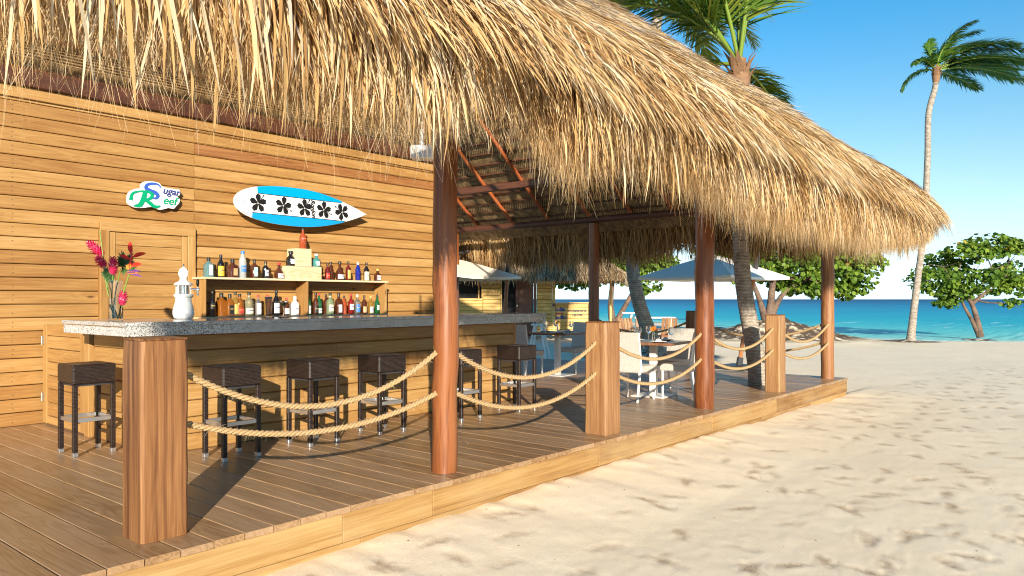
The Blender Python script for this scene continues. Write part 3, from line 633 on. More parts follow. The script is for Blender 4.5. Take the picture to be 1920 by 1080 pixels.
# roof shell, its unseen top left open so sun and sky reach the wall
def shell(off, lift, name, mat, parent, flip=False):
    mb = MB(); AM = 6.2; X0 = -.1
    ga = [.5 if lift == 0 else .14, .55, .7, .9, 1.2, 2, 3, 4, 5, AM]
    def zz(a): return (2.70 if lift == 0 else 2.98) + SL * a
    def outline(a):
        pts = [(min(max(X0, (a + .76) / .463), EX - max(a, RC) - .3), EY + a)]
        r = max(.0, RC - a)
        cx, cy = EX - max(a, RC), EY + max(a, RC)
        for k in range(7):
            ang = -pi / 2 + pi / 2 * k / 6; pts.append((cx + r * cos(ang), cy + r * sin(ang)))
        pts.append((EX - a, 14.8)); return pts
    vs = []; n = 9
    for a in ga: vs += [(x, y, zz(a)) for x, y in outline(a)]
    fs = [(i * n + j, i * n + j + 1, (i + 1) * n + j + 1, (i + 1) * n + j) for i in range(len(ga) - 1) for j in range(n - 1)]
    mb.add(vs, fs)
    return part(name, mb, mat, parent, smooth=30, world=True)
roof = shell(0, 1, 'roof', 'thatch_core', pav)
weave = shell(0, 0, 'woven_ceiling', 'woven_palm', roof)
mb = MB(); mb.add([(.4, 9.3, 3.86), (8.95, 9.3, 3.86), (8.95, 8.3, 4.67), (.4, 8.3, 4.67), (.4, 9.3, 4.1), (8.95, 9.3, 4.1), (8.95, 8.3, 4.92), (.4, 8.3, 4.92)], [(0, 1, 2, 3), (4, 7, 6, 5), (0, 4, 5, 1), (2, 6, 7, 3), (0, 3, 7, 4), (1, 5, 6, 2)])
part('back_slope', mb, 'woven_palm', roof, smooth=0, world=True)
for k in range(3): part('batten', MB().tube([(.4, 9.05 - k * .32, 4.04 + k * .261), (8.9, 9.05 - k * .32, 4.04 + k * .261)], .02, 6), 'beam_wood', pav, centre=True, world=True)
def sdf(x, y):
    """distance inward from the rounded eave line, and the inward unit gradient"""
    qx = x - (EX - RC); qy = (EY + RC) - y
    dx = EX - x; dy = y - EY
    corner = (qx > 0) & (qy > 0); h = np.sqrt(np.maximum(qx, 0) ** 2 + np.maximum(qy, 0) ** 2)
    a = np.where(corner, RC - h, np.minimum(dx, dy))
    gx = np.where(corner, -qx / np.maximum(h, 1e-6), np.where(dx < dy, -1, 0)); gy = np.where(corner, qy / np.maximum(h, 1e-6), np.where(dx < dy, 0, 1))
    return a, gx, gy
def roof_blades(x, y, Lr, Wr, lift, tone_shift=0, yaw_s=.22, seg=5):
    N = len(x); a, gx, gy = sdf(x, y)
    z = 3.22 + SL * a - .10 * np.clip(.35 - a, 0, None) / .35 + lift + .05 * vnoise(x * 1.3, y * 1.3, 12)
    dn = norm(np.stack([-gx, -gy, np.full(N, -SL)], -1)); nr = norm(np.stack([-gx * SL, -gy * SL, np.ones(N)], -1)); sd = np.cross(dn, nr)
    yaw = .22 * vnoise(x * 1.7, y * 1.7, 3) + .12 * vnoise(x * 5, y * 5, 4) + NP.normal(0, yaw_s, N)
    d0 = norm(dn + sd * yaw[:, None] + nr * NP.normal(.10, .09, N)[:, None])
    droop = np.clip(1.25 - a * 1.1, 0, 1.2) * NP.uniform(.5, 1.3, N) * np.where((gx < -.05) & (gy > .05), 2.4, 1)
    d1 = norm(dn + sd * (yaw + NP.normal(0, .25, N))[:, None] + np.array([0, 0, -1.0]) * (droop + NP.normal(.12, .2, N))[:, None])
    side = norm(sd + nr * NP.normal(0, .5, N)[:, None])
    side = norm(side - d0 * np.sum(side * d0, -1, keepdims=True))
    tone = np.clip(.50 + .24 * vnoise(x * 2.3, y * 2.3, 7) + NP.normal(0, .22, N) + tone_shift, 0, .9)
    tone = np.where(NP.uniform(0, 1, N) < np.clip(a * .2 - .14, 0, .30), NP.uniform(.95, 1, N), tone)
    return blades(np.stack([x, y, z], -1), d0, d1, Lr, Wr, tone, seg, side)
def in_view(x, y): return y < 1.79 + .463 * x + .15       # a little beyond what the photograph's frame shows, left open above for light
bl = []
# the slopes, several layers
N = 230000; x = NP.uniform(-.1, 14.6, N); y = NP.uniform(2.62, 9.2, N); a, gx, gy = sdf(x, y)
keep = (a > -.05) & (a < 6.2) & in_view(x, y) & ((gx > -.75) | (y < EY + a + .9)) & (NP.uniform(0, 1, N) < np.where(a < 1.2, 1, .78))
x, y = x[keep], y[keep]; n = len(x)
bl.append(roof_blades(x, y, NP.uniform(.25, .62, n), NP.uniform(.005, .018, n), NP.uniform(-.10, .06, n)))
# the hanging eave: broad leaves above, thin strands below
def eave(N, t0, t1, inset, zr, Lr, Wr, tone_c, tone_s=.2, end=False, seg=5, swing=.16, shape='leaf', below=0):
    t = NP.uniform(t0, t1, N); ins = NP.uniform(*inset, N)
    if end: x = EX - ins; y = t; gx, gy = -np.ones(N), np.zeros(N)
    else:
        x = t; y = EY + ins; gx, gy = np.zeros(N), np.ones(N)
        crn = (x > EX - RC)              # follow the rounded corner
        ang = np.clip((x - (EX - RC)) / (RC * 1.0), 0, 1.2) * pi / 2
        x = np.where(crn, EX - RC + (RC - ins) * np.sin(ang), x); y = np.where(crn, EY + RC - (RC - ins) * np.cos(ang), y)
        gx = np.where(crn, -np.sin(ang), gx); gy = np.where(crn, np.cos(ang), gy)
    z = NP.uniform(*zr, N) + .55 * ins
    lng = NP.uniform(*Lr, N) * (1 + .22 * vnoise(t * 1.1, t * 0 + ins * 0, 5 if not end else 6) + .15 * vnoise(t * 3.7, t * 0, 8))
    if not end: lng = lng * 1.15
    if not end:
        hem = np.interp(t, [-.1, 1.2, 2.1, 2.62, 2.72, 2.84, 2.94, 3.3, 3.66, 3.78, 3.92, 4.08, 4.4, 5.4, 6.6, 8, 9.6, 11, 12.5, 14, 15.2],
                        [2.46, 2.41, 2.36, 2.39, 2.32, 2.40, 2.68, 2.76, 2.72, 2.44, 2.30, 2.46, 2.52, 2.50, 2.26, 2.16, 2.16, 2.22, 2.35, 2.50, 2.58]) + .07 * vnoise(t * 2.7, t * 0, 61) + .05 * vnoise(t * 7, t * 0, 62)
        lng = np.minimum(lng, np.maximum(z - hem + below * NP.uniform(0, 1, N) ** 3, .12) * NP.uniform(.5, 1.0, N) ** .6 / .97)
    sdx, sdy = gy, -gx
    yaw = NP.normal(0, swing, N) + .16 * vnoise(t * 2.5, ins * 0, 14)
    out = NP.normal(.22, .12, N)
    d0 = norm(np.stack([-gx * (out + .25) + sdx * yaw, -gy * (out + .25) + sdy * yaw, np.full(N, -1.)], -1))
    y2 = yaw + NP.normal(0, swing * 1.2, N); o2 = NP.normal(.0, .10, N)
    d1 = norm(np.stack([-gx * o2 + sdx * y2, -gy * o2 + sdy * y2, np.full(N, -1.)], -1))
    sv = np.stack([sdx, sdy, np.zeros(N)], -1) + NP.normal(0, .55, (N, 3)); sv = norm(sv - d0 * np.sum(sv * d0, -1, keepdims=True))
    tone = np.clip(tone_c + .15 * vnoise(t * 3, ins * 2, 17) + NP.normal(0, tone_s, N), 0, 1)
    return blades(np.stack([x, y, z], -1), d0, d1, lng, NP.uniform(*Wr, N), tone, seg, sv, shape)
bl.append(eave(16000, -.1, 15.2, (.0, .5), (2.80, 3.30), (.35, .85), (.006, .019), .55))
bl.append(eave(17000, -.1, 15.2, (.05, .45), (2.65, 3.05), (.32, .75), (.004, .011), .5))
bl.append(eave(20000, -.1, 15.2, (.05, .4), (2.60, 2.95), (.40, .85), (.0020, .0045), .52, seg=6, swing=.2, shape='strand', below=.18))
bl.append(eave(14000, -.1, 13.5, (.1, .35), (2.45, 2.8), (.30, .8), (.0014, .0030), .5, seg=6, swing=.26, shape='strand', below=.34))
bl.append(eave(13000, 3.2, 14.6, (.1, .55), (2.85, 3.2), (.5, .82), (.008, .026), .30, end=True, seg=4))
v, f, t = cat_blades(*bl)
thatch = from_np('thatch', v - np.array(pav.location), f, 'thatch', t, kind='stuff', parent=roof)
# the largest leaves at the near eave, one object each
leafs = []
for k in range(14):
    n1 = 1; L = R.uniform(.42, .72); W = R.uniform(.012, .026)
    d0 = norm(np.array([[R.uniform(-.08, .08), -R.uniform(.2, .5), -1.]])); d1 = norm(np.array([[R.uniform(-.2, .2), R.uniform(-.1, .1), -1.]])); sv = norm(np.array([[1., R.uniform(-.5, .5), 0]]))
    vv, ff, tt = blades(np.zeros((1, 3)), d0, d1, np.array([L]), np.array([W]), np.array([R.choice([.42, .5, .6, .66, .72, .36, .3, .78])]), 6, sv)
    o = from_np('thatch_leaf', vv, ff, 'thatch', tt, parent=roof); leafs.append(o)
for k in range(300):
    o = leafs[k] if k < len(leafs) else R.choice(leafs).copy()
    if k >= len(leafs): C.objects.link(o)
    px_ = R.uniform(.3, 2.9) if k % 3 else R.uniform(3.7, 5.2)
    o.location = Vector((px_, EY + R.uniform(-.05, .12), R.uniform(2.86, 3.2))) - pav.location
    o.rotation_euler = (R.uniform(-.1, .1), R.uniform(-.12, .12), R.uniform(-.5, .5))

# ================================================================== BACK WALL
WY = 9.1
wall = empty('plank_wall', (5.5, WY, DZ), label='varnished pine plank wall behind the bar, under the thatch', cat='wall')
part('backing', MB().box(.4, 8.86, WY + .03, WY + .12, DZ, 3.86), 'shadow_gap', wall, smooth=0, world=True)
def siding(x0, x1, flat, mat='pine_x'):
    h = .142; mb = MB()
    if flat: prof = [(0, .0), (-.022, .004), (-.026, .010), (-.026, h - .012), (-.022, h - .006), (0, h - .005)]
    else: prof = [(0, .0), (-.024, .002), (-.036, .014), (-.034, .055), (-.022, h - .012), (-.012, h - .003), (0, h)]
    n = len(prof); w = x1 - x0
    mb.add([(-w / 2, y, z) for y, z in prof] + [(w / 2, y, z) for y, z in prof], [tuple(range(n)), tuple(range(n, 2 * n))[::-1]] + [(j, (j + 1) % n, n + (j + 1) % n, n + j) for j in range(n)])
    return mb.mesh('board', mat, 25), h
SEAM = 4.72; DL, DR, DT = 3.60, 4.72, 2.50     # door in the left section
for x0, x1, flat in ((.4, SEAM - .003, True), (SEAM + .003, 8.86, False)):
    me, h = siding(x0, x1, flat); me_l, _ = siding(x0, DL - .005, True)
    z = DZ; k = 0
    me_red = me.copy(); me_red.materials.clear(); me_red.materials.append(MATS['red_plank'])
    while z < 3.72:
        if flat and z + h * .5 < DT: put('board', me_l, wall, loc=((x0 + DL) / 2 - 5.5, .03, z - DZ))
        else: put('board', me_red if (not flat and 3.4 < z < 3.55) else me, wall, loc=((x0 + x1) / 2 - 5.5, .03, z - DZ))
        z += h; k += 1
nl = MB()
for xn in (1.9, 2.75, 5.35, 6.05, 6.75, 7.45, 8.2):
    for k in range(24):
        for dz_ in (.045, .095):
            if R.random() < .12: continue
            zc = DZ + k * .142 + dz_; xc = xn + R.uniform(-.006, .006); yc = WY + .03 - (.028 if xn < SEAM else .033 - .08 * max(0, dz_ - .05))
            nl.add([(xc + .005 * cos(a * pi / 3), yc, zc + .005 * sin(a * pi / 3)) for a in range(6)], [(0, 1, 2, 3, 4, 5)])
part('nail_heads', nl, 'dark_metal', wall, smooth=0, world=True, kind='stuff')
# trim: cornice and door casing
part('cornice', MB().box(.4, 8.86, WY - .03, WY + .03, 3.74, 3.86, c=.004), 'pine_x', wall, smooth=0, centre=True, world=True)
part('corner_post', MB().box(8.865, 8.95, WY - .05, WY + .12, DZ, 3.86, c=.005), 'pine_z', wall, smooth=0, centre=True, world=True)
# the plank door with its mitred casing
cw = .10
part('door_casing', MB().box(DL, DL + cw, WY - .045, WY + .02, DZ, DT, c=.004), 'pine_z', wall, smooth=0, centre=True, world=True)
part('door_casing', MB().box(DR - cw, DR - .003, WY - .045, WY + .02, DZ, DT, c=.004), 'pine_z', wall, smooth=0, centre=True, world=True)
part('door_casing', MB().box(DL + .001, DR - .004, WY - .048, WY + .018, DT - cw + .001, DT + .002, c=.004), 'pine_x', wall, smooth=0, centre=True, world=True)
door = part('door', MB().box(DL + cw, DR - cw, WY + .0, WY + .025, DZ + .01, DT - cw), 'shadow_gap', wall, smooth=0, centre=True, world=True)
me_d = MB().box(-(DR - DL) / 2 + cw + .075, (DR - DL) / 2 - cw - .075, -.018, .012, .002, .1455, c=.003).mesh('board', 'pine_x', 0)
dc = door.location + wall.location
for k in range(14): put('board', me_d, door, loc=Vector(((DL + DR) / 2, WY - .005, DZ + .02 + k * .1485)) - dc)
for xx in (DL + cw + .035, DR - cw - .038):
    part('stile', MB().box(xx - .034, xx + .034, WY - .03, WY - .001, DZ + .012, DT - cw - .004, c=.003), 'pine_z', door, smooth=0, centre=True).location -= dc

# wall sign: white board cut to the outline of the lettering
def smooth_closed(pts, sub=6):
    out = []; n = len(pts)
    for i in range(n):
        p0, p1, p2, p3 = (Vector(pts[(i + k - 1) % n]) for k in range(4))
        for s_ in range(sub):
            t_ = s_ / sub; out.append(.5 * ((2 * p1) + (p2 - p0) * t_ + (2 * p0 - 5 * p1 + 4 * p2 - p3) * t_ ** 2 + (3 * p1 - p0 - 3 * p2 + p3) * t_ ** 3))
    return [(v.x, v.y) for v in out]
def smooth_open(pts, sub=8):
    out = []; n = len(pts)
    for i in range(n - 1):
        p0, p1, p2, p3 = (Vector(pts[min(max(i + k - 1, 0), n - 1)]) for k in range(4))
        for s_ in range(sub):
            t_ = s_ / sub; out.append(.5 * ((2 * p1) + (p2 - p0) * t_ + (2 * p0 - 5 * p1 + 4 * p2 - p3) * t_ ** 2 + (3 * p1 - p0 - 3 * p2 + p3) * t_ ** 3))
    out.append(Vector(pts[-1])); return out
def stroke(mb, pts, ws, z0, z1, mi=0):
    c = smooth_open(pts); n = len(c); ww = np.interp(np.linspace(0, 1, n), np.linspace(0, 1, len(ws)), ws); l_, r_ = [], []
    for i, p in enumerate(c):
        d = (c[min(i + 1, n - 1)] - c[max(i - 1, 0)]).normalized(); q = Vector((-d.y, d.x)); l_.append(p + q * ww[i] / 2); r_.append(p - q * ww[i] / 2)
    vs = [(p.x, p.y, z0) for p in l_ + r_] + [(p.x, p.y, z1) for p in l_ + r_]; m = 2 * n
    fs = []
    for i in range(n - 1):
        fs += [(i, i + 1, n + i + 1, n + i), (m + i, m + n + i, m + n + i + 1, m + i + 1), (i, m + i, m + i + 1, i + 1), (n + i, n + i + 1, m + n + i + 1, m + n + i)]
    mb.add(vs, fs, mi)
def sign_M(o): return None
sgn = empty('wall_sign', (4.19, WY - .06, 2.86), label='white cut-out Sugar Reef sign in blue and green letters on the plank wall', cat='sign')
sgn.rotation_euler = (radians(90), 0, 0)
# coordinates: photo pixels around (283,366) mapped to metres on the wall
S_ = .0063
def sp(px, py): return ((px - 283) * S_ * 1.0, -(py - 366) * S_ + (px - 283) * S_ * -.045 * -1)
outl = [(236, 385), (234, 375), (238, 363), (248, 357), (258, 355), (259, 348), (266, 342), (280, 341), (292, 343), (297, 348), (305, 351), (318, 352), (330, 353), (333, 358), (331, 364), (327, 366), (332, 371), (331, 378), (325, 385), (320, 390), (310, 389), (304, 391), (292, 393), (284, 389), (274, 389), (262, 391), (247, 391)]
part('sign_board', MB().prism(smooth_closed([sp(*p) for p in outl], 4)[::-1], -.02, .012), 'white_paint', sgn, smooth=0)
mb = MB(); stroke(mb, [sp(*p) for p in [(296, 352), (290, 346), (279, 345), (270, 348), (268, 354), (276, 359), (285, 362), (290, 367), (286, 372), (278, 372)]], [.012, .02, .03, .035, .045, .05, .05, .04, .03, .012], .010, .0165)
part('letter_s', mb, 'sign_blue', sgn, smooth=0)
mb = MB(); stroke(mb, [sp(*p) for p in [(240, 378), (243, 366), (255, 361), (272, 361), (279, 366), (275, 373), (264, 376)]], [.045, .03, .02, .03, .04, .035, .02], .011, .0185)
stroke(mb, [sp(*p) for p in [(266, 362), (262, 376), (256, 386), (246, 388)]], [.05, .055, .05, .02], .012, .020)
stroke(mb, [sp(*p) for p in [(265, 375), (275, 382), (284, 388), (294, 386)]], [.03, .045, .04, .015], .0125, .0215)
part('letter_r', mb, 'sign_green', sgn, smooth=0)
put('lettering', text_mesh('ugar', .118, 'sign_navy', .25, .003, .002), sgn, loc=(*sp(315, 358), .015), rot=(0, 0, -.05))
put('lettering', text_mesh('eef', .135, 'sign_green', .25, .003, .002), sgn, loc=(*sp(312, 376), .015), rot=(0, 0, -.03))

# surfboard
sb = empty('surfboard', (6.2, WY - .16, 2.88), label='white surfboard with blue rails and black hibiscus flowers hung on the plank wall', cat='surfboard')
sb.rotation_euler = (radians(90), 0, 0)
tilt = -.0
def board_half(u):   # u 0..1 tail (rounded, left) to nose (pointed, right): half width
    return .262 * (np.clip(u / .02, 0, 1) ** .5 * .30 + .70 * np.sin(np.clip(u * 1.02 + .02, 0, 1) ** .83 * pi) ** .78) if u < .45 else .262 * max(0.0, (1 - ((u - .45) / .55) ** 2.15)) * 1.0
LB = 2.10
us = np.concatenate([[0, .004, .012, .025], np.linspace(.05, .95, 30), [.97, .985, 1]])
hw = []
for u in us:
    if u < .45: w = .262 * (1 - ((.45 - u) / .45) ** 2.6) ** .48
    else: w = .262 * (1 - ((u - .45) / .55) ** 1.9) ** .95
    hw.append(max(w, .002))
hw[0] = .006
rows = []
for u, w in zip(us, hw):
    x = (u - .5) * LB; th = .034 * (max(w, .01) / .262) ** .5; rk = .05 * max(0, (u - .7) / .3) ** 2
    rows.append([(x, -w, rk), (x, -w * .97, .45 * th + rk), (x, -w * .5, th + rk), (x, -.125 if w > .125 else -w * .4, th + .0005 + rk), (x, 0, th * 1.02 + rk), (x, .125 if w > .125 else w * .4, th + .0005 + rk), (x, w * .5 if w * .5 > .125 else w * .5, th + rk), (x, w * .97, .45 * th + rk), (x, w, rk), (x, w * .8, -th * .6 + rk), (x, 0, -th + rk), (x, -w * .8, -th * .6 + rk)])
mb = MB(); n = 12; vs = [p for r in rows for p in r]
fs, mi = [], []
for i in range(len(rows) - 1):
    for j in range(n): fs.append((i * n + j, i * n + (j + 1) % n, (i + 1) * n + (j + 1) % n, (i + 1) * n + j))
fs += [tuple(range(n))[::-1], tuple((len(rows) - 1) * n + j for j in range(n))]
mb.add(vs, fs); part('blank', mb, 'board_white', sb, smooth=50)
def deck_z(x, y):
    u = x / LB + .5; w = float(np.interp(u, us, hw)); th = .034 * (max(w, .01) / .262) ** .5; rk = .05 * max(0, (u - .7) / .3) ** 2
    return rk + th * (1.02 if abs(y) < .5 * w else 1.02 - .5 * max(0, (abs(y) / max(w, .01) - .5) / .5) ** 1.3)
for sg in (1, -1):                   # blue rail panels with a thin dark pin line
    mb = MB(); pl = MB(); top, bot = [], []
    lo, hi = (.155, .80) if sg > 0 else (.12, .82)
    for u in np.linspace(lo, hi, 44):
        w = float(np.interp(u, us, hw)); x = (u - .5) * LB; inner = min(.128 - .0 * u, w * .999)
        if w <= .129: continue
        rowp = [(x, sg * (inner + (w * .992 - inner) * q)) for q in (0, .3, .6, .85, 1)]
        top.append([(px_, py_, deck_z(px_, py_) + .003) for px_, py_ in rowp]); bot.append((x, sg * inner))
    vs = [p for r in top for p in r]; fs = [(i * 5 + j, i * 5 + j + 1, (i + 1) * 5 + j + 1, (i + 1) * 5 + j) for i in range(len(top) - 1) for j in range(4)]
    mb.add(vs, fs); part('rail_panel', mb, 'board_blue', sb, smooth=50)
    vs = []; 
    for x, yq in bot: vs += [(x, yq - .004, deck_z(x, yq) + .0045), (x, yq + .004, deck_z(x, yq) + .0045)]
    fs = [(2 * i, 2 * i + 1, 2 * i + 3, 2 * i + 2) for i in range(len(bot) - 1)]
    pl.add(vs, fs); part('pin_line', pl, 'print_black', sb, smooth=0)
def hibiscus(r, rot):
    mb = MB()
    for k in range(5):
        a = rot + k * 2 * pi / 5; o = []
        for s_ in range(15):
            q = s_ / 14; rr = r * (.12 + .9 * sin(pi * min(q * 1.0, 1)) ** .38) * (1 + .05 * cos(q * 22)); an = a + (q - .5) * 1.14
            o.append((rr * cos(an), rr * sin(an)))
        o = [(r * .10 * cos(a), r * .10 * sin(a))] + o
        mb.prism(o, 0, .002)
    a = rot + .62; M = Matrix.Rotation(a, 4, 'Z')
    mb.box(0, r * 1.12, -r * .03, r * .03, 0, .0035, M=M); mb.lathe([(r * .09, 0), (r * .09, .0038)], 8, c=(r * 1.12 * cos(a), r * 1.12 * sin(a), 0))
    return mb
for px_, rot in ((478, .3), (525, -1.1), (565, .35), (601, -1.0), (635, 2.0)):
    wp = on_y(px_, 0, WY - .12); x = wp.x - 6.2; part('flower_print', hibiscus(.118, rot), 'print_black', sb, smooth=0).location = (x, .0, deck_z(x, 0) + .004)
xw = on_y(581, 0, WY - .12).x - 6.2
put('lettering', text_mesh('RonJon', .085, 'print_black', .3, .001, .003), sb, loc=(xw, 0, deck_z(xw, 0) + .0055), rot=(0, 0, -pi / 2 + .1))
part('fin_plug', MB().lathe([(.008, 0), (.008, .003)], 8), 'steel', sb).location = (-.93, 0, deck_z(-.93, 0) + .001)
part('bracket', MB().box(-.35, -.31, -.1, .1, -.14, -.03).box(.31, .35, -.1, .1, -.14, -.03), 'dark_metal', sb, smooth=0)

# ================================================================== BAR COUNTER
BX0, BX1, BY0 = 3.03, 7.80, 6.48
bar = empty('bar_counter', (5.4, 7.0, DZ), label='long pine panelled bar with a speckled grey granite top', cat='bar counter')
part('carcass', MB().box(BX0 + .03, BX1 - .02, BY0 + .03, 7.2, DZ, 1.33).box(BX0 + .03, BX0 + .1, 7.2, 9.02, DZ, 1.33), 'shadow_gap', bar, smooth=0, world=True)
def hboard(w, h, flat=True):
    mb = MB(); prof = [(0, .001), (-.022, .003), (-.030, .012), (-.029, h * .5), (-.024, h - .014), (-.014, h - .004), (0, h - .003)]
    n = len(prof); mb.add([(-w / 2, y, z) for y, z in prof] + [(w / 2, y, z) for y, z in prof], [tuple(range(n)), tuple(range(n, 2 * n))[::-1]] + [(j, (j + 1) % n, n + (j + 1) % n, n + j) for j in range(n)])
    return mb.mesh('board', 'pine_x', 25)
hb = .1465
for k in range(7):
    cut = [5.2, 6.1, 4.5, 7.0, 5.6, 4.9, 6.4][k]
    for a, b in ((BX0, cut), (cut, BX1)):
        put('board', hboard(b - a - .004, hb), bar, loc=((a + b) / 2 - 5.4, BY0 + .03 - 7.0, k * hb))
# end face (towards the camera's left): boards, posts, hinged flap
me_e = hboard(7.84 - BY0 - .09, hb)
for k in range(7): put('board', me_e, bar, loc=(BX0 + .03 - 5.4, (BY0 + 7.84 - .07) / 2 + .01 - 7.0, k * hb), rot=(0, 0, -pi / 2))
part('corner_trim', MB().box(BX0 - .006, BX0 + .05, BY0 - .006, BY0 + .06, DZ, 1.325, c=.004), 'pine_z', bar, smooth=0, centre=True, world=True)
part('end_post', MB().box(BX0 - .02, BX0 + .06, 7.84, 7.95, DZ, 1.36, c=.004), 'pine_z', bar, smooth=0, centre=True, world=True)
part('end_post', MB().box(BX1 - .05, BX1 + .006, BY0 - .004, BY0 + .06, DZ, 1.325, c=.004), 'pine_z', bar, smooth=0, centre=True, world=True)
gate = part('flap_door', MB().box(BX0 + .012, BX0 + .03, 7.96, 9.04, DZ + .02, 1.36), 'shadow_gap', bar, smooth=0, centre=True, world=True)
gc = gate.location + bar.location
for y0, y1 in ((7.957, 8.05), (8.93, 9.035)): part('stile', MB().box(BX0 - .018, BX0 + .012, y0, y1, DZ + .022, 1.36, c=.003), 'pine_z', gate, smooth=0, centre=True).location -= gc
for z0, z1 in ((1.25, 1.362), (DZ + .024, DZ + .10)): part('rail', MB().box(BX0 - .016, BX0 + .012, 8.052, 8.928, z0, z1, c=.003), 'pine_y', gate, smooth=0, centre=True).location -= gc
me_g = hboard(.87, .141)
for k in range(6): put('board', me_g, gate, loc=Vector((BX0 + .02, 8.49, DZ + .104 + k * .1415)) - gc, rot=(0, 0, -pi / 2))
for zz in (.55, 1.15): part('hinge', MB().box(BX0 - .03, BX0 - .017, 9.0, 9.03, zz, zz + .09).tube([(BX0 - .03, 9.035, zz), (BX0 - .03, 9.035, zz + .09)], .008, 8), 'hinge_metal', gate, smooth=0, centre=True).location -= gc
# granite top, front apron, end in two layers
CX0, CX1, CY0 = 2.72, 8.30, 6.34
top = part('granite_top', MB().box(CX0 - .012, CX1, CY0, 7.10, 1.405, 1.44, c=.004).box(CX0 - .012, 3.5, 7.1, 7.66, 1.405, 1.44, c=.004), 'granite', bar, smooth=0, centre=True, world=True)
part('granite_apron', MB().box(CX0 + .0, CX1 - .01, CY0 + .004, CY0 + .05, 1.325, 1.404), 'granite', bar, smooth=0, centre=True, world=True)
part('end_apron', MB().box(CX0 - .002, CX0 + .05, CY0 + .052, 7.64, 1.325, 1.398, c=.003), 'granite_pale', bar, smooth=0, centre=True, world=True, label='paler granite edge strip on the left end')
part('end_apron', MB().box(CX1 - .06, CX1 - .012, CY0 + .052, 7.05, 1.325, 1.398, c=.003), 'granite_pale', bar, smooth=0, centre=True, world=True)
part('under_shelf', MB().box(CX0 + .06, CX1 - .08, CY0 + .06, 7.02, 1.325, 1.36), 'pine_x', bar, smooth=0, centre=True, world=True)

bc = empty('back_counter', (6.6, 8.8, DZ), label='dark stone work counter along the plank wall below the bottle shelf', cat='counter')
part('counter_top', MB().box(4.6, 8.8, 8.45, 9.055, 1.34, 1.385, c=.004), 'dark_granite', bc, smooth=0, world=True)
part('cabinet', MB().box(4.7, 8.75, 8.52, 9.05, DZ, 1.338), 'pine_x', bc, smooth=0, world=True)

# bottle shelf
sh = empty('bottle_shelf', (6.1, 8.93, 1.386), label='open pine shelf unit full of liquor bottles against the plank wall', cat='shelf')
SX0, SX1, SXM = 4.70, 7.56, 6.16
part('shelf_board', MB().box(SX0 - .03, SX1 + .02, 8.78, 9.055, 1.875, 1.90, c=.002), 'crate_wood', sh, smooth=0, centre=True, world=True)
part('shelf_board', MB().box(SX0 - .01, SX1 + .01, 8.78, 9.055, 1.388, 1.412, c=.002), 'crate_wood', sh, smooth=0, centre=True, world=True)
part('side_panel', MB().box(SX0 - .016, SX0 + .01, 8.79, 9.05, 1.4125, 1.8745, c=.002), 'pine_z', sh, smooth=0, centre=True, world=True)
part('side_panel', MB().box(SX1 - .025, SX1, 8.79, 9.05, 1.4125, 1.8745, c=.002), 'pine_z', sh, smooth=0, centre=True, world=True)
part('divider', MB().box(SXM - .012, SXM + .012, 8.79, 9.05, 1.4125, 1.8745, c=.002), 'pine_z', sh, smooth=0, centre=True, world=True)
part('back_slat', MB().box(SX0 + .012, SX1 - .027, 9.02, 9.045, 1.80, 1.874, c=.002), 'pine_x', sh, smooth=0, centre=True, world=True)
def crate(name, x0, x1, y0, y1, z0, z1, label):
    t = empty(name, ((x0 + x1) / 2, (y0 + y1) / 2, z0), label=label, cat='crate')
    part('front_panel', MB().box(x0, x1, y0, y0 + .012, z0, z1, c=.0015), 'crate_wood', t, smooth=0, world=True)
    part('side_panel', MB().box(x0, x0 + .012, y0 + .0125, y1, z0, z1, c=.0015), 'crate_wood', t, smooth=0, world=True)
    part('side_panel', MB().box(x1 - .012, x1, y0 + .0125, y1, z0, z1, c=.0015), 'crate_wood', t, smooth=0, world=True)
    part('top_panel', MB().box(x0 + .0125, x1 - .0125, y0 + .0125, y1, z1 - .012, z1, c=.0015), 'crate_wood', t, smooth=0, world=True)
def sx(px, Y=8.9): return on_y(px, 0, Y).x
crate('wooden_crate', sx(541, 8.8), sx(603, 8.8), 8.80, 9.04, 1.901, 2.075, 'wide pale wooden crate on top of the bottle shelf')
crate('wooden_crate', sx(557, 8.8), sx(585, 8.8), 8.81, 9.03, 2.077, 2.315, 'tall narrow wooden crate stacked on the wide crate')

# ------------------------------------------------------------------ bottles
for nm, c, tr in (('clear', (.93, .95, .93), .9), ('amber', (.46, .15, .02), .55), ('gold', (.58, .33, .06), .65), ('pale', (.85, .80, .50), .8), ('brown', (.10, .028, .012), .3), ('black', (.010, .008, .008), .05),
                  ('darkred', (.16, .018, .012), .3), ('red', (.32, .02, .015), .4), ('green', (.02, .16, .05), .45), ('palegreen', (.55, .68, .38), .7), ('teal', (.12, .42, .40), .5), ('turq', (.22, .44, .46), .6),
                  ('cobalt', (.015, .03, .33), .3), ('frost', (.72, .78, .82), .55), ('white', (.78, .77, .74), 0), ('copper', (.46, .09, .03), .35)):
    simple('glass_' + nm, c, .04, trans=tr, ior=1.48, spec=.8)
for nm, c in (('white', (.76, .75, .71)), ('cream', (.70, .62, .44)), ('yellow', (.75, .42, .04)), ('tan', (.48, .33, .17)), ('blue', (.06, .20, .55)), ('black', (.02, .02, .02)), ('red', (.55, .03, .03)), ('silver', (.55, .56, .58)), ('teal', (.35, .60, .58)), ('gold', (.55, .38, .10)), ('navy', (.03, .04, .20))):
    simple('label_' + nm, c, .5, var=.35, bscale=70); simple('cap_' + nm, c, .35)
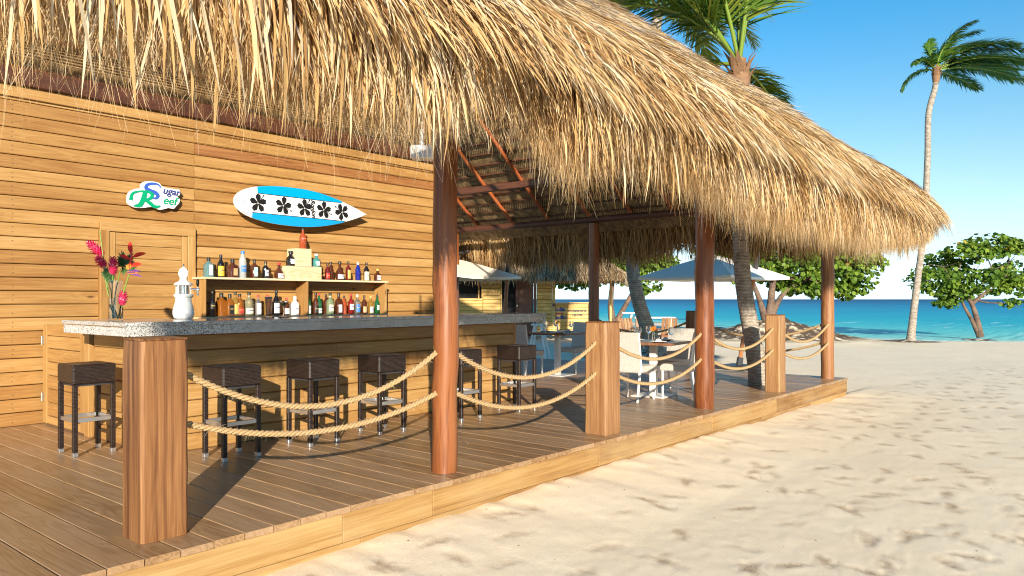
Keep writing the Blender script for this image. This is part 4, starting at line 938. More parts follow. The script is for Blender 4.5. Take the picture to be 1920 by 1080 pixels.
PROF = {  # (radius/width half, height) fractions; body width w=1 -> r .5 ; height 1
 'round': ([(.46, 0), (.5, .01), (.5, .58), (.44, .66), (.22, .74), (.17, .80), (.16, .95)], 0), 'square': ([(.46, 0), (.5, .01), (.5, .60), (.40, .68), (.20, .74), (.17, .80), (.17, .93)], .75),
 'squat': ([(.42, 0), (.5, .03), (.5, .42), (.42, .56), (.24, .66), (.19, .72), (.19, .92)], .2), 'slim': ([(.46, 0), (.5, .01), (.5, .62), (.42, .72), (.25, .80), (.22, .86), (.21, .95)], 0),
 'bulb': ([(.34, 0), (.42, .03), (.5, .16), (.5, .34), (.38, .5), (.18, .62), (.15, .72), (.15, .93)], 0), 'wine': ([(.47, 0), (.5, .01), (.5, .55), (.46, .62), (.24, .74), (.18, .80), (.18, .97)], 0)}
def bottle(px, base_z, y, h, w, prof, glass, cap, lab, label, lz=(.14, .48), lw=1.0, grp='liquor bottles on the bar shelf'):
    x = sx(px, y); t = empty('bottle', (x, y, base_z), R.uniform(-.15, .15), label=label, cat='bottle', group=grp)
    p, sq = PROF[prof]; pr = [(r * w, z * h) for r, z in p]
    part('glass_body', MB().lathe(pr, 16 if sq < .5 else 24, sq=sq), 'glass_' + glass, t, smooth=50)
    rn = pr[-1][0]; cz = pr[-1][1] - .005 if prof != 'square' else pr[-1][1] - .02
    cap_h = h - cz; rc = rn * 1.22 if prof != 'squat' else rn * 1.35
    part('cap', MB().lathe([(rc, cz - h * .05), (rc, h * .985), (rc * .85, h)], 12), 'cap_' + cap, t, smooth=40)
    if lab:
        # a thin curved (or, on square flasks, flat) paper label on the front
        mb = MB(); ra = .5 * w + .0012; span = 1.15 * lw
        if sq > .5: mb.box(-w * .40 * lw, w * .40 * lw, -ra - .0016, -ra + .0004, h * lz[0], h * lz[1])
        else:
            k = 9; vs = []
            for i in range(k):
                a = -pi / 2 + (i / (k - 1) - .5) * 2 * span; vs += [(ra * cos(a), ra * sin(a), h * lz[0]), (ra * cos(a), ra * sin(a), h * lz[1])]
            mb.add(vs, [(2 * i, 2 * i + 2, 2 * i + 3, 2 * i + 1) for i in range(k - 1)])
        part('paper_label', mb, 'label_' + lab, t, smooth=50)
        # a printed band across it
        mb = MB(); zb = h * (lz[0] + (lz[1] - lz[0]) * .55); hb_ = h * .028; ra += .0012
        if sq > .5: mb.box(-w * .3 * lw, w * .3 * lw, -ra - .0016, -ra, zb, zb + hb_)
        else:
            vs = []
            for i in range(7):
                a = -pi / 2 + (i / 6 - .5) * 2 * span * .7; vs += [(ra * cos(a), ra * sin(a), zb), (ra * cos(a), ra * sin(a), zb + hb_)]
            mb.add(vs, [(2 * i, 2 * i + 2, 2 * i + 3, 2 * i + 1) for i in range(6)])
        part('printed_band', mb, 'label_' + ('navy' if lab in ('white', 'cream', 'silver', 'teal', 'yellow') else 'gold'), t, smooth=50)
    return t
UZ, LZ = 1.9005, 1.4125
U = [(391, .245, .105, 'square', 'turq', 'black', 'white', 'turquoise gin bottle with white label, leftmost on the shelf top', (.1, .62), .55),
 (414, .285, .088, 'wine', 'black', 'black', 'yellow', 'near-black bottle with a yellow label on the shelf top', (.06, .5), 1.0),
 (436, .235, .122, 'square', 'brown', 'black', 'tan', 'broad square brown bottle with tan label and wide cap', (.12, .5), .6),
 (455, .345, .095, 'slim', 'frost', 'blue', 'blue', 'tall frosted bottle with a blue cap and blue oval label', (.22, .46), .9),
 (477, .245, .085, 'square', 'brown', 'black', 'teal', 'dark square bottle with a pale teal label beside the frosted bottle', (.1, .58), .7),
 (498, .225, .085, 'round', 'black', 'black', 'silver', 'small black bottle with silvery lettering, left of the red necked one', (.14, .5), .6),
 (523, .215, .125, 'bulb', 'brown', 'red', 'white', 'squat round bottle with a red neck and white label beside the wide crate', (.04, .32), .7),
 (614, .235, .075, 'wine', 'darkred', 'black', 'red', 'dark red bottle with red label, just right of the wide crate', (.1, .4), .9),
 (620, .262, .085, 'wine', 'brown', 'black', None, 'plain brown bottle behind the dark red one', (.1, .4), .9),
 (637, .270, .125, 'bulb', 'brown', 'black', 'silver', 'bulbous ornate dark bottle with a silver emblem', (.08, .3), .9),
 (653, .275, .078, 'round', 'darkred', 'black', 'gold', 'tall dark red bottle with a gold label left of the cobalt one', (.1, .55), .8),
 (671, .270, .075, 'slim', 'cobalt', 'silver', None, 'cobalt blue vodka bottle on the shelf top', (.3, .5), .7),
 (687, .270, .085, 'wine', 'black', 'black', 'cream', 'black necked bottle with a tall cream label, second from the right on the shelf top', (.03, .50), 1.2),
 (708, .185, .105, 'squat', 'brown', 'gold', 'white', 'small squat brown bottle with white label, rightmost on the shelf top', (.08, .45), .7)]
for px_, h, w, pf, gl, cp, lb, lbl, lz, lw in U: bottle(px_, UZ, 8.90 if lb else 8.99, h, w, pf, gl, cp, lb, lbl, lz, lw)
bottle(545, 2.0755, 8.90, .205, .122, 'squat', 'black', 'black', 'white', 'squat black bottle with white oval label, left of the tall crate', (.14, .46), .6)
bottle(593, 2.0755, 8.90, .185, .110, 'squat', 'teal', 'silver', 'white', 'squat teal bottle with round white label, right of the tall crate', (.12, .44), .6)
bottle(568, 2.3155, 8.90, .285, .095, 'wine', 'copper', 'black', 'red', 'copper red bottle on the topmost crate just under the surfboard', (.42, .52), 1.0)
Lw = [(398, .32, .075, 'wine', 'black', 'black', 'black', 'black wine bottle at the left end of the lower shelf', (.3, .5), .8),
 (415, .295, .12, 'square', 'amber', 'black', None, 'square orange rum bottle with dark cap, second on the lower shelf', (.1, .4), .8),
 (431, .285, .10, 'square', 'amber', 'black', 'black', 'amber square bottle with a black label on the lower shelf', (.1, .5), .7),
 (441, .310, .10, 'round', 'gold', 'black', 'gold', 'tall golden rum bottle behind two amber ones on the lower shelf', (.1, .5), .7),
 (449, .285, .115, 'round', 'amber', 'black', 'red', 'rounded amber bottle with a red emblem on the lower shelf', (.14, .38), .7),
 (467, .305, .11, 'round', 'pale', 'black', 'cream', 'pale yellow liqueur bottle with a cream label on the lower shelf', (.1, .34), 1.0),
 (484, .275, .085, 'round', 'clear', 'red', 'white', 'clear bottle with a red cap and tall white label on the lower shelf', (.08, .6), .9),
 (501, .275, .085, 'round', 'gold', 'red', 'white', 'red capped bottle partly hidden by the glass of beer', (.1, .5), .8),
 (518, .335, .095, 'wine', 'black', 'black', 'silver', 'tall dark bottle with ornate silver label between the beer and the cocktail', (.1, .5), .9),
 (537, .235, .085, 'round', 'brown', 'red', 'white', 'small brown bottle with white label behind the cocktail glass', (.08, .4), .8),
 (553, .255, .115, 'round', 'white', 'white', 'silver', 'opaque white coconut rum bottle on the lower shelf', (.25, .42), .4),
 (578, .305, .075, 'wine', 'green', 'black', 'white', 'green bottle with white label just right of the shelf divider', (.06, .42), .9),
 (592, .305, .085, 'wine', 'brown', 'black', 'black', 'dark brown bottle left of the red capped green one', (.1, .4), .7),
 (598, .300, .085, 'wine', 'green', 'red', 'white', 'green vermouth bottle with a red cap', (.08, .3), .9),
 (611, .290, .085, 'round', 'brown', 'black', None, 'plain brown bottle left of the pale green one', (.1, .4), .8),
 (619, .305, .11, 'round', 'palegreen', 'black', 'cream', 'pale green bottle with a cream label on the lower shelf', (.16, .46), .8),
 (635, .305, .095, 'square', 'brown', 'black', 'white', 'dark square bottle with a white label right of the pale green one', (.1, .46), .7),
 (645, .270, .085, 'round', 'copper', 'black', None, 'bare copper brown bottle left of the red aperitif', (.1, .4), .8),
 (658, .295, .085, 'wine', 'red', 'red', 'white', 'red aperitif bottle with a white label', (.22, .5), .9),
 (670, .285, .09, 'round', 'clear', 'silver', 'blue', 'clear gin bottle with a blue label on the lower shelf', (.12, .5), .7),
 (683, .275, .085, 'round', 'brown', 'black', 'tan', 'dark bottle with a tan label in the right bay of the lower shelf', (.08, .4), .8),
 (695, .265, .085, 'round', 'gold', 'gold', 'white', 'clear golden bottle with a white label, second from the right on the lower shelf', (.05, .4), .8),
 (707, .285, .080, 'wine', 'green', 'black', 'silver', 'dark green bottle with a silver mark, rightmost on the lower shelf', (.2, .45), .6)]
for i, (px_, h, w, pf, gl, cp, lb, lbl, lz, lw) in enumerate(Lw): bottle(px_, LZ, 8.89 if lb else 8.97, h, w, pf, gl, cp, lb, lbl, lz, lw)

# ------------------------------------------------------------------ things on the counter
CT = 1.4405
bt = empty('beer_tower', (3.60, 7.15, CT), -.7, label='white ceramic lighthouse shaped beer tower with a chrome tap on the counter', cat='beer tower')
part('base_jar', MB().lathe([(.075, 0), (.088, .012), (.098, .05), (.098, .075), (.088, .12), (.074, .17), (.072, .20), (.088, .215), (.09, .232), (.083, .24)], 32), 'ceramic', bt, smooth=50)
part('glass_lantern', MB().lathe([(.062, .24), (.062, .325)], 24), 'glass', bt, smooth=50)
part('lantern_core', MB().lathe([(.034, .241), (.034, .325)], 16), 'steel', bt, smooth=50)
for k in range(6): part('mullion', MB().tube([(.066 * cos(k * pi / 3), .066 * sin(k * pi / 3), .24), (.066 * cos(k * pi / 3), .066 * sin(k * pi / 3), .326)], .005, 6), 'ceramic', bt)
part('lantern_roof', MB().lathe([(.085, .324), (.09, .333), (.075, .348), (.045, .362), (.036, .37), (.035, .385)], 32), 'ceramic', bt, smooth=50)
mb = MB(); mb.prism([(.042 * cos(a * pi / 12), .058 * sin(a * pi / 12) + .438) for a in range(24)], -.014, .014, M=Matrix.Rotation(pi / 2, 4, 'X')); part('medallion', mb, 'ceramic', bt, smooth=40)
part('finial', MB().tube([(0, 0, .492), (0, 0, .51)], .006, 8).lathe([(.002, .508), (.010, .518), (.002, .528)], 10), 'chrome', bt)
tp = part('tap', MB().tube([(.06, 0, .285), (.12, 0, .285), (.15, 0, .285)], [.010, .010, .008], 10).tube([(.125, 0, .285), (.125, 0, .262), (.135, 0, .225)], [.012, .011, .007], 10).tube([(.13, 0, .28), (.13, 0, .31)], .006, 8), 'chrome', bt, smooth=50)
part('tap_handle', MB().lathe([(.008, .31), (.013, .33), (.015, .37), (.008, .38)], 12, c=(.13, 0, 0)), 'black_plastic', tp, smooth=50)

def coaster(x, y, label): return tag(part('coaster', MB().lathe([(.052, 0), (.054, .003), (.052, .006)], 24), 'dark_granite', None, smooth=40), label, 'coaster', 'dark round coasters on the counter')
c1 = on_z(503, 597, CT); c2 = on_z(530, 597.5, CT)
c1 = Vector((4.34, 6.86, CT)); c2 = Vector((4.50, 6.84, CT))
o = coaster(0, 0, 'round dark coaster under the glass of beer'); o.location = c1
o = coaster(0, 0, 'round dark coaster under the cocktail glass'); o.location = c2
bg_ = empty('beer_glass', c1 + Vector((0, 0, .0065)), label='tall glass of golden beer with white foam on the granite counter', cat='glass of beer')
part('beer', MB().lathe([(.024, .012), (.028, .06), (.036, .185)], 24), 'beer', bg_, smooth=50)
part('foam', MB().lathe([(.0365, .1855), (.0375, .203), (.03, .208), (.005, .21)], 24), 'beer_foam', bg_, smooth=50)
part('glass_wall', MB().lathe([(.027, 0), (.029, .008), (.0265, .012), (.031, .06), (.0395, .206), (.038, .206), (.0295, .06), (.025, .0115)], 24), 'glass', bg_, smooth=50)
mg = empty('cocktail_glass', c2 + Vector((0, 0, .0065)), label='stemmed martini glass with a pale cocktail next to the beer', cat='cocktail glass')
part('bowl', MB().lathe([(.032, 0), (.030, .004), (.005, .008), (.004, .09), (.008, .098), (.055, .165), (.0535, .165), (.006, .102)], 24), 'glass', mg, smooth=50)
part('cocktail', MB().lathe([(.003, .104), (.042, .150), (.002, .151)], 24), 'martini', mg, smooth=50)
part('olive', MB().lathe([(.002, .140), (.009, .148), (.002, .158)], 10, c=(.012, .004, 0)), 'stem_green', mg, smooth=60)

# vase with tropical flowers
vz = Vector((3.02, 7.26, CT))
vase = empty('flower_vase', vz, .0, label='clear cylinder vase of pink ginger and red heliconia at the counter end', cat='vase of flowers')
part('glass_cylinder', MB().lathe([(.058, 0), (.060, .004), (.060, .36), (.0575, .36), (.0575, .012), (.002, .010)], 32), 'glass', vase, smooth=50)
part('water', MB().lathe([(.0565, .0125), (.0565, .20), (.002, .2005)], 32), 'water_in_vase', vase, smooth=50)
def vpt(px, py, fwd=0): return at_depth(px, py, (vz.x * FW.x + vz.y * FW.y) + fwd) - vz
def stem(p0, p1, r=.005, mat='stem_green', bend=.02):
    m_ = p0.lerp(p1, .5) + Vector((R.uniform(-bend, bend), R.uniform(-bend, bend), 0)); part('stem', MB().tube([p0, m_, p1], [r, r, r * .8], 8), mat, vase, smooth=60)
def ginger(c, axis, L, r):
    axis = axis.normalized(); q = axis.to_track_quat('Z', 'Y'); mb = MB()
    for k in range(90):
        u = k / 90; a = k * 2.39996; rr = r * sin(pi * min(.97, .12 + u * .86)) ** .7; p = Vector((rr * cos(a) * .8, rr * sin(a) * .8, (u - .5) * L)); d = Vector((cos(a) * .75, sin(a) * .75, .75)).normalized(); s_ = Vector((-sin(a), cos(a), 0)); w = r * .34; l = r * .75
        vs = [p - s_ * w * .5, p + s_ * w * .5, p + d * l * .6 + s_ * w * .5, p + d * l, p + d * l * .6 - s_ * w * .5]
        mb.add([c + q @ v for v in vs], [(0, 1, 2, 3, 4)], 1 if k % 5 == 0 else 0)
    mb.lathe([(r * .3, -L / 2), (r * .75, -L * .1), (r * .5, L * .42)], 10)
    for i in range(len(mb.v) - 30, len(mb.v)): mb.v[i] = tuple(c + q @ Vector(mb.v[i]))
    part('ginger_flower', mb, ['petal_pink', 'petal_pale'], vase, smooth=0)
b0 = Vector((0, 0, .02))
g1 = vpt(180, 467, .06); ginger(g1, Vector((-.75, .1, .75)) , .17, .045); stem(b0 + Vector((.02, .02, 0)), g1 + Vector((.04, 0, -.08)))
g2 = vpt(212, 499, -.05); ginger(g2, Vector((0, 0, 1)), .15, .042); stem(b0 + Vector((-.02, 0, 0)), g2 + Vector((0, 0, -.08)))
g3 = vpt(230, 560, -.01); ginger(g3, Vector((.1, 0, .9)), .12, .040); stem(b0 + Vector((.03, .0, 0)), g3 + Vector((0, 0, -.05)), .008)
g4 = vpt(190, 492, .02); ginger(g4, Vector((-.5, .1, .7)), .11, .040); stem(b0, g4 + Vector((.02, 0, -.05)))
def petal(p, d, L, w, mat, name='bract', thick=.35):
    d = d.normalized(); s_ = d.cross(Vector((-FW.x, -FW.y, .2))).normalized(); nrm = s_.cross(d); mb = MB()
    k = 6; vs = []
    for i in range(k + 1):
        u = i / k; ww = w * (sin(pi * min(1, u * .92 + .08)) ** .8); c = p + d * L * u + Vector((0, 0, -.12 * L * u * u)); vs += [c - s_ * ww * .5 + nrm * ww * thick, c, c + s_ * ww * .5 + nrm * ww * thick]
    fs = []
    for i in range(k): fs += [(3 * i, 3 * i + 1, 3 * i + 4, 3 * i + 3), (3 * i + 1, 3 * i + 2, 3 * i + 5, 3 * i + 4)]
    mb.add(vs, fs); part(name, mb, mat, vase, smooth=60)
hc = vpt(246, 487, -.03); stem(b0 + Vector((.01, -.02, 0)), vpt(245, 505, -.03), .007); part('stem', MB().tube([vpt(241, 510, -.03), hc, vpt(247, 470, -.03)], [.010, .012, .006], 8), 'petal_red', vase)
for px_, py_, dx, dz, L, w in ((247, 476, -.12, 1, .13, .045), (250, 482, .8, .35, .13, .04), (243, 486, -.85, .45, .10, .035), (247, 499, .75, .25, .10, .042), (244, 505, -.2, .9, .06, .05)):
    petal(vpt(px_, py_, -.035), RT * dx + Vector((0, 0, dz)), L, w, 'petal_red' if w < .05 else 'petal_orange')
for dx, dz, L, m_ in ((1, .25, .13, 'petal_purple'), (1, -.15, .14, 'petal_purple'), (.9, .05, .10, 'petal_orange'), (.8, .55, .12, 'leaf_dark'), (1, .4, .10, 'petal_purple')):
    petal(vpt(238, 511, -.05), RT * dx + Vector((0, 0, dz)), L, .025, m_)
def spiky(px_, py_, dirx, n, L, fwd):
    p = vpt(px_, py_, fwd); mb = MB()
    for k in range(n):
        a = -1.2 + 2.4 * k / (n - 1); d = (RT * (dirx * cos(a)) + Vector((0, 0, .3 + sin(a)))).normalized(); s_ = d.cross(FW).normalized(); l = L * R.uniform(.6, 1); w = .012
        mb.add([p, p + d * l * .5 + s_ * w, p + d * l, p + d * l * .5 - s_ * w], [(0, 1, 2, 3)])
    part('leaf_frond', mb, 'leaf_dark', vase, smooth=0)
spiky(236, 490, -1, 14, .13, .02); spiky(236, 492, 1, 10, .12, .02); spiky(205, 515, -1, 13, .10, -.03); spiky(215, 520, -1, 10, .09, -.02); spiky(228, 500, .4, 9, .12, .03)
stem(vpt(205, 560, .02), vpt(187, 432, .05), .006, 'stem_green', .01); stem(b0 + Vector((0, .03, 0)), vpt(226, 505, .0), .006)

# ================================================================== BAR STOOLS
def make_stool():
    t = empty('bar_stool', (0, 0, DZ)); S = .175; H = .775
    mb = MB(); mb.box(-S, S, -S, S, H - .165, H, c=.012); part('seat', mb, 'wicker_brown', t, smooth=0)
    part('seat_underframe', MB().box(-S + .03, S - .03, -S + .03, S - .03, H - .185, H - .166), 'dark_metal', t, smooth=0)
    for a, b in ((-1, -1), (1, -1), (1, 1), (-1, 1)):
        lg = part('leg', MB().box(-.019, .019, -.019, .019, .035, H - .166, c=.004), 'wicker_brown', t, smooth=0); lg.location = (a * (S - .022), b * (S - .022), 0)
        part('foot_cap', MB().box(-.021, .021, -.021, .021, 0, .0349, c=.003), 'steel', lg, smooth=0)
    zf = .285; q = S - .041
    for s_ in (-1, 1):
        part('footrest', MB().box(-q, q, s_ * (S - .022) - .010, s_ * (S - .022) + .010, zf, zf + .036, c=.002), 'steel', t, smooth=0)
        part('footrest', MB().box(s_ * (S - .022) - .010, s_ * (S - .022) + .010, -q, q, zf + .001, zf + .035, c=.002), 'steel', t, smooth=0)
    return t
st0 = make_stool()
for i, (x, y, rz, lab) in enumerate([(2.715, 7.11, .0, 'dark brown wicker bar stool by the bar end, left of the big foreground post'),
        (3.42, 5.96, .0, 'dark wicker bar stool just right of the big foreground post'), (4.25, 5.98, .05, 'dark wicker bar stool third from the left, behind the sagging ropes'),
        (5.06, 5.96, -.02, 'dark wicker bar stool just left of the nearest red log column'), (6.16, 5.92, .02, 'dark wicker bar stool half hidden behind the nearest red log column'), (7.12, 5.90, .03, 'dark wicker bar stool at the far end of the bar')]):
    o = st0 if i == 0 else copy_tree(st0)
    o.location = (x, y, DZ); o.rotation_euler.z = rz; tag(o, lab, 'bar stool', 'wicker stools along the bar')

# ================================================================== DINING TABLES AND CHAIRS
def make_chair():
    t = empty('dining_chair', (0, 0, DZ))       # faces +x
    part('seat', MB().box(-.22, .24, -.225, .225, .37, .46, c=.015), 'wicker_white', t, smooth=0)
    mb = MB(); pr = [(-.225, .40), (-.235, .55), (-.265, .75), (-.30, .90)]; vs = []
    for x, z in pr:
        vs += [(x, -.222, z), (x + .035, -.222, z), (x + .035, .222, z), (x, .222, z)]
    fs = [(4 * i + j, 4 * i + (j + 1) % 4, 4 * i + 4 + (j + 1) % 4, 4 * i + 4 + j) for i in range(3) for j in range(4)] + [(0, 1, 2, 3), (15, 14, 13, 12)]
    mb.add(vs, fs); part('backrest', mb, 'wicker_white', t, smooth=30)
    for a, b in ((.20, -1), (.20, 1)): part('leg', MB().tube([(a, b * .2, 0), (a, b * .2, .372)], [.014, .019], 8), 'white_metal', t, smooth=40)
    for b in (-1, 1): part('leg', MB().tube([(-.27, b * .2, 0), (-.20, b * .2, .40)], [.014, .020], 8), 'white_metal', t, smooth=40)
    for b in (-1, 1): part('side_rail', MB().tube([(-.205, b * .226, .40), (-.235, b * .228, .58), (-.285, b * .226, .90)], .012, 6), 'white_metal', t, smooth=40)
    return t
ch0 = make_chair()
for i, (x, y, rz, lab) in enumerate([(8.80, 5.28, .05, 'white woven chair with its back to the pale square post, left of the nearer table'), (9.37, 4.85, pi * .5, 'white woven chair half hidden by the middle log column, front of the nearer table'), (9.98, 5.34, pi * .98, 'white woven chair on the far side of the nearer table, facing the camera'),
        (10.2, 8.25, .0, 'white woven chair half hidden by the far end of the bar'), (11.42, 8.1, pi * .98, 'white woven chair at the farther table, left of the pale square post')]):
    o = ch0 if i == 0 else copy_tree(ch0); o.location = (x, y, DZ); o.rotation_euler.z = rz; tag(o, lab, 'chair', 'white woven dining chairs')
def make_table():
    t = empty('dining_table', (0, 0, DZ))
    top = part('table_top', MB().box(-.40, .40, -.40, .40, .715, .75, c=.005), 'table_wood', t, smooth=0)
    part('pedestal', MB().box(-.045, .045, -.045, .045, .012, .7149, c=.006), 'white_metal', t, smooth=0)
    part('base_plate', MB().box(-.24, .24, -.24, .24, 0, .0119, c=.003), 'white_metal', t, smooth=0)
    return t
tb0 = make_table(); tabs = []
for i, (x, y, rz, lab) in enumerate([(9.33, 5.28, .15, 'dark wood pedestal table nearer to the camera, set with glasses and an orange flower'), (10.78, 8.0, .1, 'dark wood pedestal table beyond the bar end, set with wine glasses')]):
    o = tb0 if i == 0 else copy_tree(tb0); o.location = (x, y, DZ); o.rotation_euler.z = rz; tag(o, lab, 'table', 'pedestal dining tables'); tabs.append((x, y, ('nearer', 'farther')[i]))
gp = None
for tx, ty, nm in tabs:
    tz = DZ + .7505
    for k, (dx, dy, wh) in enumerate([(-.2, .12, 'left side'), (.1, -.22, 'front'), (.22, .2, 'far side')]):
        lab = f'empty balloon wine glass at the {wh} of the {nm} dining table'
        if gp is None:
            gp = empty('wine_glass', (0, 0, 0)); part('foot', MB().lathe([(.035, 0), (.033, .003), (.004, .006), (.004, .085)], 18), 'glass', gp, smooth=50)
            part('bowl', MB().lathe([(.004, .0852), (.025, .095), (.043, .13), (.041, .17), (.033, .195), (.0315, .195), (.039, .17), (.041, .13), (.022, .098)], 20), 'glass', gp, smooth=50); o = gp
        else: o = copy_tree(gp)
        o.location = (tx + dx, ty + dy, tz); tag(o, lab, 'wine glass', 'wine glasses on the dining tables')
    fv = empty('bud_vase', (tx, ty, tz), label=f'small bud vase with one orange gerbera on the {nm} dining table', cat='bud vase', group='gerbera vases')
    part('vase_body', MB().lathe([(.02, 0), (.022, .01), (.012, .09), (.015, .12)], 14), 'glass', fv, smooth=50); part('stem', MB().tube([(0, 0, .01), (.004, 0, .16)], .003, 6), 'stem_green', fv)
    for k in range(16):
        a = k * 2 * pi / 16; d = Vector((cos(a), sin(a), .25)); s_ = Vector((-sin(a), cos(a), 0)); c = Vector((.004, 0, .165)); q = Quaternion(Vector((0, 1, 0)), -.9)
        part('petal', MB().add([c + q @ v for v in (d * .008, d * .03 + s_ * .008, d * .052, d * .03 - s_ * .008)], [(0, 1, 2, 3)]), 'petal_orange', fv, smooth=0)
    part('flower_eye', MB().lathe([(.002, -.006), (.012, 0), (.002, .006)], 10, c=(.0, 0, .168)), 'petal_red', fv)
    for k, (dx, dy, r, wh) in enumerate([(-.22, -.2, 0, 'camera side'), (.25, -.05, 1.2, 'right side'), (-.02, .26, .5, 'far side')]):
        pl_ = empty('plate', (tx + dx, ty + dy, tz), label=f'white plate with a folded napkin on the {wh} of the {nm} dining table', cat='plate', group='place settings on the dining tables')
        part('dish', MB().lathe([(.06, 0), (.075, .004), (.115, .014), (.113, .017), (.07, .007), (.002, .006)], 22), 'ceramic', pl_, smooth=50)
        part('napkin', MB().add([(-.05, -.03, .010), (.05, -.03, .010), (.05, .03, .010), (-.05, .03, .010), (0, -.02, .05), (0, .02, .05)], [(0, 1, 2, 3), (0, 4, 1), (1, 4, 5, 2), (2, 5, 3), (3, 5, 4, 0)]), 'napkin', pl_, smooth=0)

# eave speakers
def speaker(c, lab):
    t = empty('eave_speaker', c, radians(-50), label=lab, cat='speaker', group='white speakers under the eave')
    part('cabinet', MB().box(-.10, .10, -.01, .14, -.06, .06, c=.012), 'white_paint', t, smooth=0)
    part('grille', MB().box(-.09, .09, -.016, -.0102, -.052, .052, c=.002), 'speaker_grey', t, smooth=0)
    part('bracket', MB().box(-.012, .012, .05, .08, .071, .35), 'white_paint', t, smooth=0)
speaker(at_depth(790, 284, 6.9), 'white speaker under the thatch, left of the nearest red log column')
speaker(at_depth(1058, 286, 8.6), 'white speaker under the thatch, right of the nearest red log column')

# ================================================================== PALMS
def fronds(specs, base, parent, tone_c=.4, leaf_l=.55, n_leaf=60, wind=(0, 0, 0), width=.03):
    """specs: (start direction, droop, length); rachis tubes plus leaflets, each frond one part"""
    for (d0, dr, L) in specs:
        d0 = Vector(d0).normalized(); pts = []; p = Vector(base); d = d0.copy(); n = 14
        for i in range(n + 1):
            pts.append(p.copy()); p = p + d * (L / n); d = (d + Vector((0, 0, -dr / n)) + Vector(wind) * (1.0 / n)).normalized()
        mb = MB(); mb.tube(pts, [.028 * (1 - .85 * i / n) + .004 for i in range(n + 1)], 6)
        fr = part('frond', mb, 'stem_green', parent, smooth=60)
        us = np.linspace(.14, .995, n_leaf); P = []; D0 = []; D1 = []; LL = []; SD = []
        for u in us:
            f_ = u * n; i = min(int(f_), n - 1); c = pts[i].lerp(pts[i + 1], f_ - i); t_ = (pts[i + 1] - pts[i]).normalized(); sdv = t_.cross(Vector((0, 0, 1)));
            if sdv.length < .05: sdv = t_.cross(Vector((1, 0, 0)))
            sdv.normalize(); up = sdv.cross(t_)
            for s_ in (-1, 1):
                fl = .5 + .5 * u; dd = (sdv * s_ * (1 - .35 * u) + t_ * fl + up * R.uniform(-.05, .35) + Vector((R.gauss(0, .08), R.gauss(0, .08), R.gauss(0, .08)))).normalized()
                de = (dd + Vector((0, 0, -R.uniform(.25, .8))) + Vector(wind) * .8).normalized()
                P.append(c); D0.append(dd); D1.append(de); LL.append(leaf_l * L / 3.2 * (sin(pi * (u * .82 + .12)) ** .6) * R.uniform(.85, 1.1)); SD.append(dd.cross(up).normalized())
        N = len(P); tn = np.clip(NP.normal(tone_c, .15, N), 0, .9)
        v, f, t = blades(np.array(P), np.array(D0), np.array(D1), np.array(LL), np.full(N, width), tn, 4, np.array(SD), 'leafy')
        from_np('leaflets', v, f, 'palm_leaf', t, parent=fr, kind='stuff')
def ringed_trunk(pts, r0, r1, n=14, seed=0, flare=1.5, rings=.11):
    g = random.Random(seed); sm = smooth_open3(pts, 40); mb = MB(); k = len(sm); rad = []
    acc = 0
    for i in range(k):
        u = i / (k - 1); acc += (sm[i] - sm[max(i - 1, 0)]).length
        rad.append((r0 + (r1 - r0) * u) * (1 + (flare - 1) * exp(-u * 14)) * (1 + .03 * ((acc / rings) % 1 - .5) + g.uniform(-.02, .02)))
    mb.tube(sm, rad, n); return mb
def smooth_open3(pts, sub):
    pts = [Vector(p) for p in pts]; out = []; n = len(pts)
    for i in range(n - 1):
        p0, p1, p2, p3 = (pts[min(max(i + k - 1, 0), n - 1)] for k in range(4))
        for s_ in range(sub):
            t_ = s_ / sub; out.append(.5 * ((2 * p1) + (p2 - p0) * t_ + (2 * p0 - 5 * p1 + 4 * p2 - p3) * t_ ** 2 + (3 * p1 - p0 - 3 * p2 + p3) * t_ ** 3))
    out.append(pts[-1]); return out
def palm(name, trunk_px, r0, r1, label, seed, rings=.11, fibre=True):
    pts = [at_depth(px_, py_, d) for px_, py_, d in trunk_px]; base = pts[0]
    t = empty(name, base, label=label, cat='palm tree')
    part('trunk', ringed_trunk([p - base for p in pts], r0, r1, seed=seed, rings=rings), 'palm_bark', t, smooth=60)
    top = pts[-1] - base
    if fibre:
        mb = MB()
        for k in range(26):
            a = k * 2.4; d = Vector((cos(a), sin(a), R.uniform(1.3, 3.2))).normalized(); w = R.uniform(.04, .08); s_ = Vector((-sin(a), cos(a), 0)); p = top + Vector((cos(a) * r1 * .8, sin(a) * r1 * .8, -.25 + .35 * k / 26)); L = R.uniform(.18, .4)
            mb.add([p - s_ * w, p + s_ * w, p + d * L * .6 + s_ * w * .7, p + d * L + Vector((cos(a), sin(a), 0)) * .06, p + d * L * .6 - s_ * w * .7], [(0, 1, 2, 3, 4)])
        mb.tube([top + Vector((0, 0, -.35)), top + Vector((0, 0, -.05)), top + Vector((0, 0, .25))], [r1 * 1.15, r1 * 1.5, r1 * .8], 12)
        part('fibre_sheath', mb, 'palm_fibre', t, smooth=40)
    return t, top
def dirs(*a): return [(tuple(RT * x + FW * y + Vector((0, 0, z))), dr, L) for x, y, z, dr, L in a]
